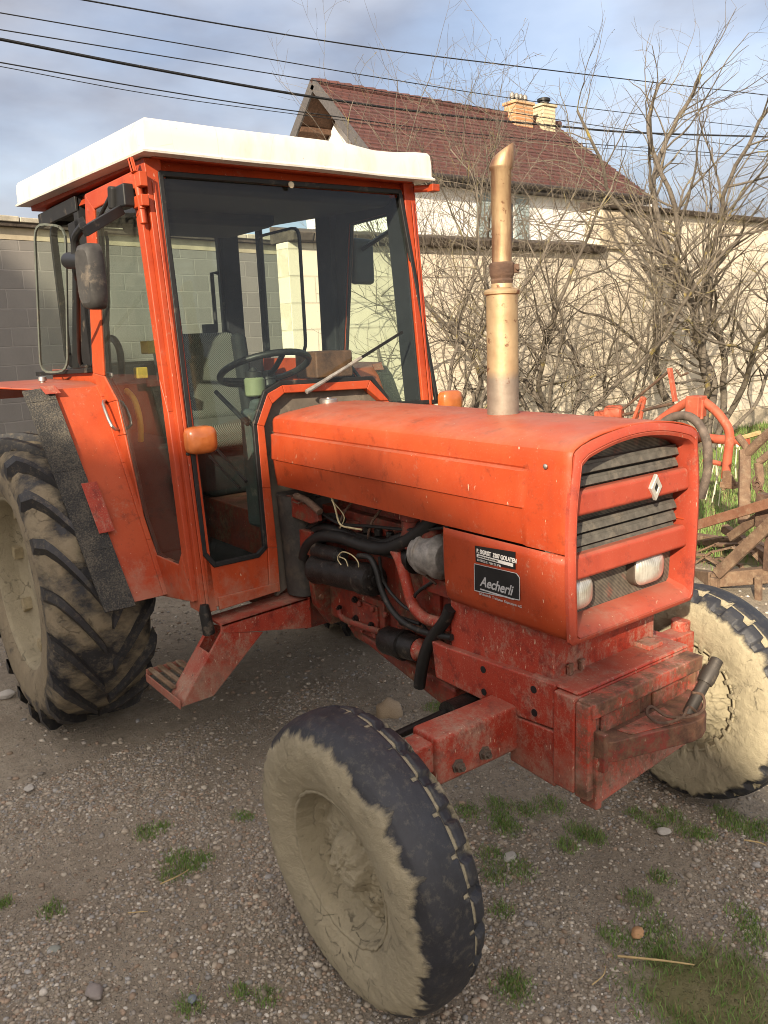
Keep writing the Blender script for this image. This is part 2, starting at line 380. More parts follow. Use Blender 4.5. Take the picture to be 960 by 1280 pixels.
soil = q.mix(q.ramp(q.noise(1.8, 7, 0.65), 0.3, 0.7), (0.27, 0.225, 0.168, 1), (0.45, 0.39, 0.30, 1))
soil = q.mix(q.math('MULTIPLY', q.ramp(q.noise(24, 7, 0.75), 0.35, 0.7), 0.5), soil, (0.12, 0.092, 0.065, 1))
st1 = q.mix(sep.outputs[0], (0.20, 0.175, 0.14, 1), (0.46, 0.415, 0.34, 1))
dens_ = q.ramp(q.noise(2.7, 5, 0.6), 0.35, 0.62)
msk = q.math('MULTIPLY', q.math('MULTIPLY', q.ramp(v1.outputs['Distance'], 0.30, 0.40, (1, 1, 1, 1), (0, 0, 0, 1)), q.ramp(sep.outputs[1], 0.38, 0.42)), q.math('ADD', q.math('MULTIPLY', dens_, 0.8), 0.2))
c = q.mix(q.math('MULTIPLY', msk, 0.85), soil, st1)
msk2 = q.math('MULTIPLY', q.ramp(v2.outputs['Distance'], 0.30, 0.42, (1, 1, 1, 1), (0, 0, 0, 1)), q.ramp(sep2.outputs[1], 0.55, 0.6))
c = q.mix(q.math('MULTIPLY', msk2, 0.6), c, q.mix(sep2.outputs[0], (0.10, 0.09, 0.075, 1), (0.36, 0.33, 0.28, 1)))
turf = q.mix(q.ramp(q.noise(6, 6, 0.7), 0.3, 0.7), (0.13, 0.135, 0.05, 1), (0.23, 0.20, 0.105, 1))
gm = q.ramp(q.math('ADD', q.math('MULTIPLY', at.outputs['Fac'], 1.0), q.math('MULTIPLY', q.math('SUBTRACT', q.noise(9, 6, 0.7), 0.5), 0.7)), 0.42, 0.62)
q.color(q.mix(gm, c, turf))
q.bump(q.math('ADD', q.math('ADD', q.math('MULTIPLY', msk, 0.9), q.math('MULTIPLY', msk2, 0.35)), q.math('MULTIPLY', q.noise(60, 6, 0.75), 1.0)), 0.012, 1.0)
g_ = np_mesh('ground', V, Q, q.m, None, True, np.stack([ga]*3, -1)); tag(g_, kind='structure')

# loose pebbles
ico_v = []; t_ = (1+5**.5)/2
for a, b in ((-1, t_), (1, t_), (-1, -t_), (1, -t_)): ico_v += [(a, b, 0), (0, a, b), (b, 0, a)]
ico_v = np.array(ico_v)/math.hypot(1, t_)
def hull_faces(v):
    bm = bmesh.new(); vv = [bm.verts.new(p) for p in v]; bm.verts.index_update(); bmesh.ops.convex_hull(bm, input=vv); bm.verts.index_update()
    f = [[x.index for x in fc.verts] for fc in bm.faces]; bm.free(); return np.array(f)
ico_f = hull_faces(ico_v)
def pebbles(n, box, rmin, rmax, name, mat, seed, power=2.6, keep=None):
    r = np.random.default_rng(seed)
    x = r.uniform(box[0], box[1], n); y = r.uniform(box[2], box[3], n)
    d = fbm_np(x*2.4+60, y*2.4+31, 4, 21); k = r.random(n) < np.clip((d-0.30)*2.6, 0.10, 1)
    if keep is not None: k &= keep(x, y)
    x, y = x[k], y[k]; n = len(x)
    s = rmin+(rmax-rmin)*r.random(n)**power
    sc3 = np.stack([s*r.uniform(0.8, 1.35, n), s*r.uniform(0.7, 1.1, n), s*r.uniform(0.40, 0.75, n)], -1)
    jit = 1+r.uniform(-0.24, 0.24, (n, 12, 1))
    P_ = ico_v[None]*jit*sc3[:, None]
    a = r.uniform(0, 2*np.pi, n); ca, sa = np.cos(a), np.sin(a)
    P_ = np.stack([P_[..., 0]*ca[:, None]-P_[..., 1]*sa[:, None], P_[..., 0]*sa[:, None]+P_[..., 1]*ca[:, None], P_[..., 2]], -1)
    z = ground_h(x, y)+sc3[:, 2]*0.25
    P_ += np.stack([x, y, z], -1)[:, None]
    F = (ico_f[None]+np.arange(n)[:, None, None]*12).reshape(-1, 3)
    base = np.array([[0.34, 0.29, 0.225], [0.44, 0.39, 0.315], [0.29, 0.26, 0.22], [0.54, 0.50, 0.43], [0.33, 0.245, 0.175], [0.31, 0.30, 0.28]])
    cidx = r.choice(6, n, p=[0.33, 0.20, 0.19, 0.04, 0.14, 0.10]); col = base[cidx]*r.uniform(0.62, 1.25, (n, 1))
    o = np_mesh(name, P_.reshape(-1, 3), F, mat, None, False, np.repeat(col, 12, 0)); return o
q = M('pebble_stone', 0.85, spec=0.25); at = q.n('ShaderNodeAttribute'); at.attribute_name = 'tint'
q.color(q.mix(q.math('MULTIPLY', q.ramp(q.noise(160, 4, 0.6), 0.35, 0.7), 0.35), at.outputs['Color'], (0.14, 0.115, 0.085, 1))); MAT['pebble'] = q.m
nog = lambda x, y: grass_amount(x, y) < 0.42
o = pebbles(170000, (-1.9, 1.1, -1.6, 1.3), 0.0020, 0.0088, 'gravel', MAT['pebble'], 1, 2.8, nog); tag(o, 'loose fine gravel scattered over the yard', 'gravel', None, 'stuff')
o = pebbles(34000, (-4.5, 0.8, -2.0, 4.6), 0.004, 0.015, 'gravel', MAT['pebble'], 2, 3.0, nog); tag(o, 'coarser loose stones scattered over the yard', 'gravel', None, 'stuff')

# grass blades
def blades(x, y, h, w_, name, mat, seed, lean=0.5):
    r = np.random.default_rng(seed); n = len(x); z = ground_h(x, y)-0.003
    a = r.uniform(0, 2*np.pi, n); la = r.uniform(0, 2*np.pi, n); ln = r.uniform(0.1, 1, n)*lean*h
    dx, dy = np.cos(a)*w_/2, np.sin(a)*w_/2; lx, ly = np.cos(la)*ln, np.sin(la)*ln
    P_ = np.stack([np.stack([x-dx, y-dy, z], -1), np.stack([x+dx, y+dy, z], -1), np.stack([x+dx*0.8+lx*0.35, y+dy*0.8+ly*0.35, z+h*0.55], -1), np.stack([x-dx*0.8+lx*0.35, y-dy*0.8+ly*0.35, z+h*0.55], -1),
                   np.stack([x+dx*0.15+lx, y+dy*0.15+ly, z+h], -1), np.stack([x-dx*0.15+lx, y-dy*0.15+ly, z+h], -1)], 1)
    F = np.array([[0, 1, 2, 3], [3, 2, 4, 5]]); F = (F[None]+np.arange(n)[:, None, None]*6).reshape(-1, 4)
    t = r.random(n); c0 = np.array([0.095, 0.175, 0.038]); c1 = np.array([0.20, 0.29, 0.08]); c2 = np.array([0.26, 0.21, 0.10])
    col = c0+(c1-c0)*t[:, None]; dry = r.random(n) < 0.10; col[dry] = c2
    return np_mesh(name, P_.reshape(-1, 3), F, mat, None, False, np.repeat(col, 6, 0))
q = M('grass_blade', 0.7, spec=0.3); at = q.n('ShaderNodeAttribute'); at.attribute_name = 'tint'; q.color(at.outputs['Color'])
q.b.inputs['Subsurface Weight'].default_value = 0.0; MAT['grass'] = q.m
r = np.random.default_rng(5)
# far strip by the wall
n = 60000; x = r.uniform(-6.6, -0.4, n); y = r.uniform(3.0, 11.5, n); k = r.random(n) < np.clip(grass_amount(x, y), 0, 1)*np.clip(fbm_np(x*1.5, y*1.5, 4, 9)*2.2-0.3, 0.1, 1)
x, y = x[k], y[k]; o = blades(x, y, r.uniform(0.03, 0.10, len(x)), 0.006, 'grass', MAT['grass'], 6); tag(o, 'short spring grass in front of the block wall', 'grass', None, 'stuff')
# corner patch and tufts in the gravel
n = 110000; x = r.uniform(-0.4, 1.2, n); y = r.uniform(-0.6, 1.5, n); a = grass_amount(x, y); k = r.random(n) < np.clip((a-0.26)*1.7, 0, 1)*np.clip(fbm_np(x*7+2, y*7+2, 3, 33)*2.6-0.55, 0.08, 1)
X1, Y1 = x[k], y[k]; H1 = r.uniform(0.010, 0.030, k.sum())
tx, ty, th_ = [], [], []
tufts = [(183, 1040, .05), (205, 1033, .03), (222, 1073, .055), (250, 1072, .05), (212, 1092, .045), (237, 1082, .05), (65, 1139, .045), (303, 1019, .04), (5, 1128, .03), (332, 1245, .04), (238, 1258, .04), (300, 1240, .03),
         (625, 1010, .06), (633, 1035, .06), (628, 1028, .05), (690, 1008, .06), (728, 1040, .055), (742, 1046, .05), (709, 1058, .045), (615, 1070, .05), (648, 1088, .06), (620, 1095, .05), (585, 1018, .05), (545, 885, .06), (560, 880, .05), (628, 1140, .04), (645, 1230, .05), (660, 1015, .05),
         (798, 1018, .04), (822, 1030, .04), (838, 1018, .045), (862, 1038, .055), (880, 1042, .045), (910, 1018, .05), (915, 1030, .05), (945, 1040, .06), (955, 1035, .06), (825, 1098, .04), (800, 1125, .05), (825, 1160, .06), (815, 1185, .06), (940, 1170, .05), (770, 1170, .05), (640, 1240, .05), (555, 700, .0), (930, 1145, .05)]
for u, v, rad in tufts:
    p = GZ(0, u, v); nn = int(240*rad/0.05)
    aa = r.uniform(0, 2*np.pi, nn); rr = rad*np.sqrt(r.random(nn))*r.uniform(0.5, 1.25, nn)
    tx.append(p.x+np.cos(aa)*rr*1.2); ty.append(p.y+np.sin(aa)*rr); th_.append(r.uniform(0.008, 0.026, nn))
x = np.concatenate([X1]+tx); y = np.concatenate([Y1]+ty); h = np.concatenate([H1]+th_)
o = blades(x, y, h, 0.0028, 'grass', MAT['grass'], 7, 0.9); tag(o, 'small green grass tufts growing through the gravel', 'grass', None, 'stuff')
# a few straws, larger stones and leaves
def straw(a, b, rad, label, mid=None):
    m = MB(); a, b = GZ(0.012, *a), GZ(0.010, *b); pth = [a, (a+b)/2+Vector((0.01, 0.006, 0.004)), b]
    m.tube(pth, [rad, rad*0.9, rad*0.6], 6, smooth=4); o = m.build('straw', MAT['straw'], None); tag(o, label, 'straw', 'dry straws on the gravel'); return o
MAT['straw'] = plain('dry_straw', (0.42, 0.31, 0.15, 1), 0.8, var=0.25)
straw((200, 1105), (236, 1087), 0.0026, 'short dry straw beside the left grass tuft on the gravel')
straw((160, 1141), (185, 1139), 0.002, 'thin straw lying flat below the left grass tuft')
straw((772, 1195), (868, 1206), 0.0034, 'long pale straw lying across the grass in the front right corner')
straw((740, 1231), (757, 1208), 0.002, 'short straw stuck in the grass left of the long straw')
straw((930, 1050), (958, 1057), 0.003, 'straw at the right edge near the far front wheel')
MAT['stone'] = plain('field_stone', (0.30, 0.27, 0.22, 1), 0.85, var=0.3, vs=30, dirt=0.3, bump=0.006)
def stone(u, v, s, label, col=None, sq=0.6, seed=0):
    bm = bmesh.new(); bmesh.ops.create_icosphere(bm, subdivisions=3, radius=1)
    for vv in bm.verts: vv.co *= 1+0.30*mnoise.fractal(vv.co*1.1+Vector((seed*3.3, 0, 0)), 1, 2, 4)
    me = bpy.data.meshes.new('stone'); bm.to_mesh(me); bm.free(); me.polygons.foreach_set('use_smooth', [True]*len(me.polygons))
    o = bpy.data.objects.new('stone', me); COL.objects.link(o); p = GZ(0.0, u, v); o.location = (p.x, p.y, s*sq*0.35); o.scale = (s*1.2, s*0.85, s*sq); o.rotation_euler = (0, 0, seed)
    me.materials.append(col or MAT['stone']); tag(o, label, 'stone', 'larger stones lying in the gravel')
pale = plain('pale_stone', (0.50, 0.47, 0.42, 1), 0.85, var=0.15, bump=0.004)
stone(487, 893, 0.050, 'upright beige stone behind the near front tyre', plain('beige_stone', (0.36, 0.28, 0.19, 1), 0.9, bump=0.004), 1.15, 1)
stone(638, 1072, 0.024, 'pale flat stone beside grass tufts right of the front tyre', pale, 0.5, 2)
stone(118, 1240, 0.026, 'grey flat stone at the lower left on the gravel', plain('grey_stone', (0.24, 0.21, 0.19, 1), 0.85), 0.45, 3)
stone(68, 1187, 0.017, 'greenish grey stone at the left edge of the gravel', plain('green_grey_stone', (0.22, 0.23, 0.20, 1), 0.8), 0.5, 4)
stone(797, 1167, 0.020, 'orange brown stone among the grass at the front right', plain('orange_stone', (0.42, 0.24, 0.12, 1), 0.85), 0.55, 5)
stone(36, 986, 0.022, 'cream stone on the ground below the rear tyre', pale, 0.4, 6)
stone(830, 1040, 0.020, 'light grey stone between tufts below the front weight', pale, 0.5, 7)
stone(8, 870, 0.035, 'whitish stone behind the muddy rear wheel at the left edge', pale, 0.6, 8)
stone(240, 1250, 0.014, 'small bluish stone at the bottom left', plain('blue_grey_stone', (0.18, 0.20, 0.23, 1), 0.8), 0.5, 9)

# ------------------------------------------------------------------ walls
def block_mat(name, c1, c2, mortar, bw, bh, ms, stain=0.4, bump=0.012, off=0.5):
    q = M(name, 0.92, spec=0.2)
    cx_ = q.xyz(); cmb = q.n('ShaderNodeCombineXYZ'); q.l(cx_[0], cmb.inputs[0]); q.l(cx_[2], cmb.inputs[1])
    b = q.n('ShaderNodeTexBrick'); b.offset = off; b.inputs['Scale'].default_value = 1; b.inputs['Brick Width'].default_value = bw; b.inputs['Row Height'].default_value = bh
    b.inputs['Mortar Size'].default_value = ms; b.inputs['Mortar Smooth'].default_value = 0.3; b.inputs['Color1'].default_value = c1; b.inputs['Color2'].default_value = c2; b.inputs['Mortar'].default_value = mortar; b.inputs['Bias'].default_value = -0.2
    wob = q.n('ShaderNodeVectorMath', operation='ADD'); nzv = q.n('ShaderNodeTexNoise'); nzv.inputs['Scale'].default_value = 5; q.l(q.coord(), nzv.inputs['Vector'])
    sc_ = q.n('ShaderNodeVectorMath', operation='SCALE'); q.l(nzv.outputs['Color'], sc_.inputs[0]); sc_.inputs['Scale'].default_value = 0.012
    q.l(cmb.outputs[0], wob.inputs[0]); q.l(sc_.outputs[0], wob.inputs[1]); q.l(wob.outputs[0], b.inputs['Vector'])
    c = b.outputs['Color']
    c = q.mix(q.math('MULTIPLY', q.ramp(q.noise(3, 7, 0.7, q.coord((1, 1, 0.5))), 0.45, 0.75), stain), c, tuple([x*0.62 for x in c1[:3]])+(1,))
    c = q.mix(q.math('MULTIPLY', q.ramp(q.noise(40, 5, 0.7), 0.4, 0.7), 0.22), c, tuple([x*1.25 for x in c1[:3]])+(1,))
    q.color(c); q.bump(q.math('ADD', q.math('MULTIPLY', b.outputs['Fac'], -0.6), q.math('MULTIPLY', q.noise(90, 5, 0.7), 0.35)), bump, 0.8); return q.m
MAT['coping'] = plain('coping_concrete', (0.40, 0.36, 0.28, 1), 0.9, var=0.3, vs=5, dirt=0.2, bump=0.008)
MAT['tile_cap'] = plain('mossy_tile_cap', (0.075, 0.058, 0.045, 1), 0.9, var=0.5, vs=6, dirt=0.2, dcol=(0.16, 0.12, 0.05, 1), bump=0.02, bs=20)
def wall_obj(name, p0, p1, h, th, mat, label, cat='wall', z0=-0.3, sub=1):
    """wall standing along p0-p1; local x runs along it"""
    d = Vector((p1[0]-p0[0], p1[1]-p0[1], 0)); L_ = d.length
    o = thing(name, label, cat, (p0[0], p0[1], 0)); o.rotation_euler = (0, 0, math.atan2(d.y, d.x))
    m = MB(); m.bb(0, L_, 0, th, z0, h); b = m.build('wall_body', mat, None, bevel=0.01); b.parent = o; b.location = (0, 0, 0)
    return o, L_
def child(mb, name, mat, par, bevel=0.0, **k):
    b = mb.build(name, mat, None, bevel=bevel, **k); b.parent = par; b.location = (0, 0, 0); return b
GB = block_mat('grey_block_wall', (0.215, 0.20, 0.18, 1), (0.255, 0.238, 0.212, 1), (0.30, 0.28, 0.25, 1), 0.40, 0.197, 0.008, 0.3)
# grey block wall behind the cab
dirw = Vector((-math.sin(math.radians(11)), math.cos(math.radians(11)), 0))
pA0 = Vector((-7.98, 0.55, 0))
a_, b_ = pA0-dirw*7.0, pA0+dirw*5.2
ow, Lw = wall_obj('block_wall', a_, b_, 2.86, 0.20, GB, 'grey concrete block wall with pale coping behind the cab, partly in shade', 'wall')
m = MB(); m.bb(-0.02, Lw+0.02, -0.004, 0.204, 2.86, 2.985); child(m, 'plaster_band', plain('cream_band', (0.46, 0.39, 0.27, 1), 0.9, var=0.25, vs=4), ow, 0.004)
m = MB(); m.bb(-0.05, Lw+0.05, -0.07, 0.27, 2.985, 3.03); child(m, 'dark_coping_course', MAT['tile_cap'], ow, 0.006)  # dark tile-coloured course below the pale coping
m = MB()
k = 0.0
while k < Lw: m.bb(k+0.004, min(k+0.5, Lw)-0.004, -0.09, 0.29, 3.03, 3.085+rnd.uniform(-.006, .006)); k += 0.5
child(m, 'coping', MAT['coping'], ow, 0.01)
# pale wall behind the shrubs: low length with tile cap, tall length at the right
RB = block_mat('cream_block_wall', (0.66, 0.58, 0.46, 1), (0.71, 0.63, 0.50, 1), (0.52, 0.45, 0.35, 1), 0.62, 0.26, 0.008, 0.22, 0.010)
ol, Ll = wall_obj('garden_wall', (-5.70, 2.45), (-5.70, 7.20), 2.66, 0.22, RB, 'low pale garden wall with dark tile cap behind the left shrubs', 'wall')
m = MB(); k = 0.0
while k < Ll:
    m.hexa([(k+.003, -0.10+0.0, 2.66), (k+.247, -0.10, 2.66), (k+.247, 0.34, 2.66), (k+.003, 0.34, 2.66), (k+.003, -0.13, 2.745), (k+.247, -0.13, 2.745), (k+.247, 0.34, 2.84), (k+.003, 0.34, 2.84)]); k += 0.25
child(m, 'tile_cap', MAT['tile_cap'], ol, 0.015)
ot, Lt = wall_obj('tall_wall', (-5.70, 7.204), (-5.70, 17.5), 3.22, 0.26, RB, 'tall cream wall with dark capping behind the right tree', 'wall')
m = MB(); k = 0.0
while k < Lt: m.hexa([(k+.003, -0.10, 3.22), (k+.297, -0.10, 3.22), (k+.297, 0.36, 3.22), (k+.003, 0.36, 3.22), (k+.003, -0.12, 3.28), (k+.297, -0.12, 3.28), (k+.297, 0.36, 3.35), (k+.003, 0.36, 3.35)]); k += 0.30
child(m, 'tile_cap', MAT['tile_cap'], ot, 0.012)
m = MB()
for z_ in (0.28, 0.74, 1.20): m.bb(0.0, Lt, -0.015, 0.0, z_, z_+0.018)
m.bb(0, Lt, -0.05, 0.0, -0.3, 0.26)
child(m, 'plinth', plain('wall_plinth', (0.44, 0.375, 0.275, 1), 0.92, var=0.25, vs=4, bump=0.01), ot, 0.006)
m = MB(); m.bb(-0.02, 0.45, -0.05, 0.0, 2.72, 3.20); child(m, 'pilaster', plain('pilaster_plaster', (0.50, 0.42, 0.30, 1), 0.9, var=0.3, vs=5), ot, 0.01)

# ------------------------------------------------------------------ house behind the wall
H = thing('house', 'white house with brown red tiled roof and two chimneys behind the wall', 'house', (-16, 14, 0))
ry0, ry1 = 9.95, 18.0     # ridge
xr, zr = -16.0, 7.56
xe, ze = -13.6, 5.25      # eave
wallm = plain('house_plaster', (0.74, 0.72, 0.68, 1), 0.9, var=0.1, vs=3)
m = MB()
m.prism([(-13.95, 10.5, -0.2), (-13.95, 20.0, -0.2), (-13.95, 20.0, 5.45), (-13.95, 10.5, 5.45)], (-4.1, 0, 0))
m.prism([(-13.95, 10.5, 5.45), (-18.05, 10.5, 5.45), (xr, 10.5, 7.35)], (0, 7.0, 0))
m.build('house_wall', wallm, H)
def roof_tile():
    q = M('roof_tile', 0.85, spec=0.25)
    co_ = q.xyz(); cmb = q.n('ShaderNodeCombineXYZ'); q.l(co_[1], cmb.inputs[0]); q.l(co_[2], cmb.inputs[1])
    b = q.n('ShaderNodeTexBrick'); b.inputs['Scale'].default_value = 1; b.inputs['Brick Width'].default_value = 0.22; b.inputs['Row Height'].default_value = 0.135; b.inputs['Mortar Size'].default_value = 0.012
    b.inputs['Color1'].default_value = (0.120, 0.050, 0.042, 1); b.inputs['Color2'].default_value = (0.082, 0.037, 0.034, 1); b.inputs['Mortar'].default_value = (0.045, 0.022, 0.02, 1); q.l(cmb.outputs[0], b.inputs['Vector'])
    c = q.mix(q.math('MULTIPLY', q.ramp(q.noise(1.2, 6, 0.7), 0.4, 0.7), 0.45), b.outputs['Color'], (0.085, 0.045, 0.042, 1))
    c = q.mix(q.math('MULTIPLY', q.ramp(q.noise(9, 6, 0.7), 0.5, 0.75), 0.4), c, (0.155, 0.080, 0.064, 1)); q.color(c); q.bump(b.outputs['Fac'], 0.02, 0.5); return q.m
MAT['tile'] = roof_tile()
m = MB()
rows = 21
def right_y(t): return ry1+t*1.55        # hip line falls away to the right
for i in range(rows):
    t0, t1 = i/rows, (i+1)/rows
    for side in (1, -1):
        x0, x1 = xr+side*(xe-xr)*t0, xr+side*(xe-xr)*t1; z0, z1 = zr+(ze-zr)*t0, zr+(ze-zr)*t1
        yl = ry0-0.35
        # each course is a tilted slab lapping the one below
        m.hexa([(x0, yl, z0-0.05), (x0, right_y(t0), z0-0.05), (x1+side*0.03, right_y(t1), z1-0.03), (x1+side*0.03, yl, z1-0.03),
                (x0, yl, z0), (x0, right_y(t0), z0), (x1+side*0.03, right_y(t1), z1+0.022), (x1+side*0.03, yl, z1+0.022)])
rf = m.build('roof', MAT['tile'], H, smooth=False)
m = MB(); k = ry0-0.38
while k < ry1: m.tube([(xr, k, zr+0.02), (xr, k+0.38, zr+0.035)], [0.085, 0.10], 10); k += 0.36
m.build('ridge_tiles', MAT['tile'], rf)
m = MB(); m.hexa([(xr, ry1, zr-0.04), (xe, right_y(1), ze-0.04), (xr-(xe-xr), right_y(1), ze-0.04), (xr, ry1, zr-0.05), (xr, ry1, zr), (xe, right_y(1), ze), (xr-(xe-xr), right_y(1), ze), (xr, ry1, zr)]); m.build('hip_slope', MAT['tile'], rf, smooth=False)
m = MB()
for side in (1, -1): m.bar((xr, ry0-0.36, zr-0.02), (xr+side*(xe-xr)*1.02, ry0-0.36, ze-0.04), 0.05, 0.24)
m.build('barge_board', plain('grey_barge', (0.075, 0.07, 0.07, 1), 0.8), rf)
m = MB()
for side in (1, -1): m.prism([(xr, ry0-0.33, zr-0.09), (xr+side*(xe-xr), ry0-0.33, ze-0.09), (xr+side*(xe-xr), ry0+0.6, ze-0.09), (xr, ry0+0.6, zr-0.09)], (0, 0, -0.02))
for t in (0.3, 0.6, 0.9): 
    for side in (1, -1): m.bar((xr+side*(xe-xr)*t, ry0-0.33, zr+(ze-zr)*t-0.16), (xr+side*(xe-xr)*t, ry0+0.6, zr+(ze-zr)*t-0.16), 0.12, 0.12)
m.build('soffit', plain('brown_wood', (0.10, 0.055, 0.035, 1), 0.8, var=0.4), rf)
m = MB(); m.tube([(xe+0.06, ry0-0.35, ze-0.03), (xe+0.06, right_y(1), ze-0.03)], 0.07, 10); m.bb(xe-0.35, xe+0.02, ry0-0.3, right_y(1)-0.1, ze-0.16, ze-0.06); m.build('gutter', plain('dark_gutter', (0.035, 0.028, 0.024, 1), 0.6), rf)
for cy, kind in ((16.35, 0), (17.38, 1)):
    cx_ = xr+0.15
    m = MB(); w2 = 0.36 if kind == 0 else 0.26
    m.bb(cx_-0.22, cx_+0.22, cy-w2, cy+w2, 6.9, 7.92 if kind == 0 else 7.98)
    m.bb(cx_-0.26, cx_+0.26, cy-w2-0.04, cy+w2+0.04, 7.84 if kind == 0 else 7.90, 7.92 if kind == 0 else 7.98)
    cmat = block_mat('chimney_brick_' + ('orange' if kind == 0 else 'pale'), *(((0.42, 0.20, 0.09, 1), (0.52, 0.36, 0.20, 1), (0.40, 0.32, 0.22, 1)) if kind == 0 else ((0.55, 0.47, 0.30, 1), (0.60, 0.52, 0.36, 1), (0.38, 0.32, 0.22, 1))), 0.24, 0.10, 0.02)
    chm = m.build('chimney', cmat, rf, bevel=0.01)
    m = MB()
    if kind == 0:
        for dy_ in (-0.26, -0.09, 0.08, 0.25): m.lathe([(0, 0.06), (0.10, 0.055), (0.11, 0.075), (0.2, 0.07), (0.24, 0.03)], (cx_, cy+dy_, 7.92), (0, 0, 1), 10)
        m.build('chimney_pot', MAT['alu'], chm)
    else:
        m.lathe([(0, 0.15), (0.10, 0.15), (0.105, 0.19), (0.17, 0.19), (0.2, 0.10)], (cx_, cy, 7.98), (0, 0, 1), 14); m.build('chimney_pot', MAT['black'], chm)
shm = plain('blue_green_shutter', (0.30, 0.36, 0.36, 1), 0.7, var=0.2)
for wy in (13.75,):
    m = MB(); m.bb(-13.955, -13.93, wy-0.42, wy+0.42, 3.9, 5.0); wd = m.build('window', plain('house_window_frame', (0.6, 0.58, 0.55, 1), 0.6), H)
    m = MB(); m.bb(-13.94, -13.925, wy-0.35, wy+0.35, 3.97, 4.93); m.build('pane', plain('window_dark_pane', (0.03, 0.04, 0.05, 1), 0.08), wd)
    m = MB()
    for s in (-1, 1):
        m.bb(-13.945, -13.90, wy+s*0.68-0.24, wy+s*0.68+0.24, 3.88, 5.02)
        for k_ in range(16): m.bb(-13.90, -13.885, wy+s*0.68-0.2, wy+s*0.68+0.2, 3.93+k_*0.066, 3.97+k_*0.066)
        m.build('shutter', shm, wd); m = MB()

# ------------------------------------------------------------------ power cables across the sky
def cable(pts, rad, label, x=-10.0):
    P_ = [FX(x, u, v) for u, v in pts]
    P_ = [P_[0]*2-P_[1]*1+Vector((0, 0, 0.0))]+P_+[P_[-1]*2-P_[-2]]
    m = MB(); m.tube(P_, rad, 6, smooth=8); o = m.build('power_cable', MAT['black'], None); tag(o, label, 'cable', 'power cables crossing the sky')
cable([(105, 0), (300, 34), (480, 62), (640, 82), (800, 101), (960, 119)], 0.011, 'topmost cable leaving the top edge of the photo above the cab')
cable([(0, 16), (240, 57), (480, 98), (700, 131), (960, 161)], 0.008, 'second cable from the top at the left edge, thin')
cable([(0, 37), (240, 76), (450, 110), (700, 150), (960, 188)], 0.008, 'third cable down at the left edge, just over the thick one')
cable([(0, 49), (190, 86), (390, 121), (560, 144), (700, 158), (800, 166), (960, 171)], 0.021, 'thick black bundled cable passing in front of the house roof')
cable([(0, 78), (200, 113), (385, 141), (640, 172), (960, 196)], 0.009, 'upper of the two cables just above the white cab roof')
cable([(0, 83), (190, 118), (380, 144), (640, 176), (960, 200)], 0.006, 'lowest and thinnest cable just above the white cab roof')

# ------------------------------------------------------------------ bare shrubs and trees
def bark():
    q = M('bark', 0.9, spec=0.2)
    c = q.mix(q.ramp(q.noise(18, 7, 0.7), 0.35, 0.7), (0.085, 0.070, 0.056, 1), (0.18, 0.155, 0.125, 1))
    c = q.mix(q.ramp(q.noise(4.5, 6, 0.7), 0.58, 0.70), c, (0.30, 0.23, 0.06, 1)); q.color(c); q.bump(q.noise(60, 5, 0.7), 0.01, 0.8); return q.m
def twig():
    q = M('twig_bark', 0.85, spec=0.2)
    c = q.mix(q.ramp(q.noise(7, 5, 0.7), 0.35, 0.7), (0.095, 0.078, 0.062, 1), (0.21, 0.18, 0.14, 1))
    c = q.mix(q.math('MULTIPLY', q.ramp(q.noise(2.6, 6, 0.7), 0.57, 0.68), 0.7), c, (0.31, 0.26, 0.08, 1)); q.color(c); return q.m
MAT['bark'] = bark(); MAT['twig'] = twig()
def seg_mesh(name, segs, mat, par, ns=4):
    A = np.array([s_[0] for s_ in segs], np.float32); B = np.array([s_[1] for s_ in segs], np.float32); r0 = np.array([s_[2] for s_ in segs]); r1 = np.array([s_[3] for s_ in segs])
    d = B-A; d /= np.maximum(np.linalg.norm(d, axis=1, keepdims=True), 1e-6); up = np.where(np.abs(d[:, 2:3]) < 0.9, np.array([[0, 0, 1.]]), np.array([[1., 0, 0]]))
    u = np.cross(d, up); u /= np.linalg.norm(u, axis=1, keepdims=True); v = np.cross(d, u); rings = []
    for k in range(ns):
        t = 2*np.pi*k/ns; rings.append(A+(u*np.cos(t)+v*np.sin(t))*r0[:, None])
    for k in range(ns):
        t = 2*np.pi*k/ns; rings.append(B+(u*np.cos(t)+v*np.sin(t))*r1[:, None])
    P_ = np.stack(rings, 1); F = np.array([[k, (k+1) % ns, ns+(k+1) % ns, ns+k] for k in range(ns)])
    F = (F[None]+np.arange(len(A))[:, None, None]*2*ns).reshape(-1, 4)
    return np_mesh(name, P_.reshape(-1, 3), F, mat, par, True)
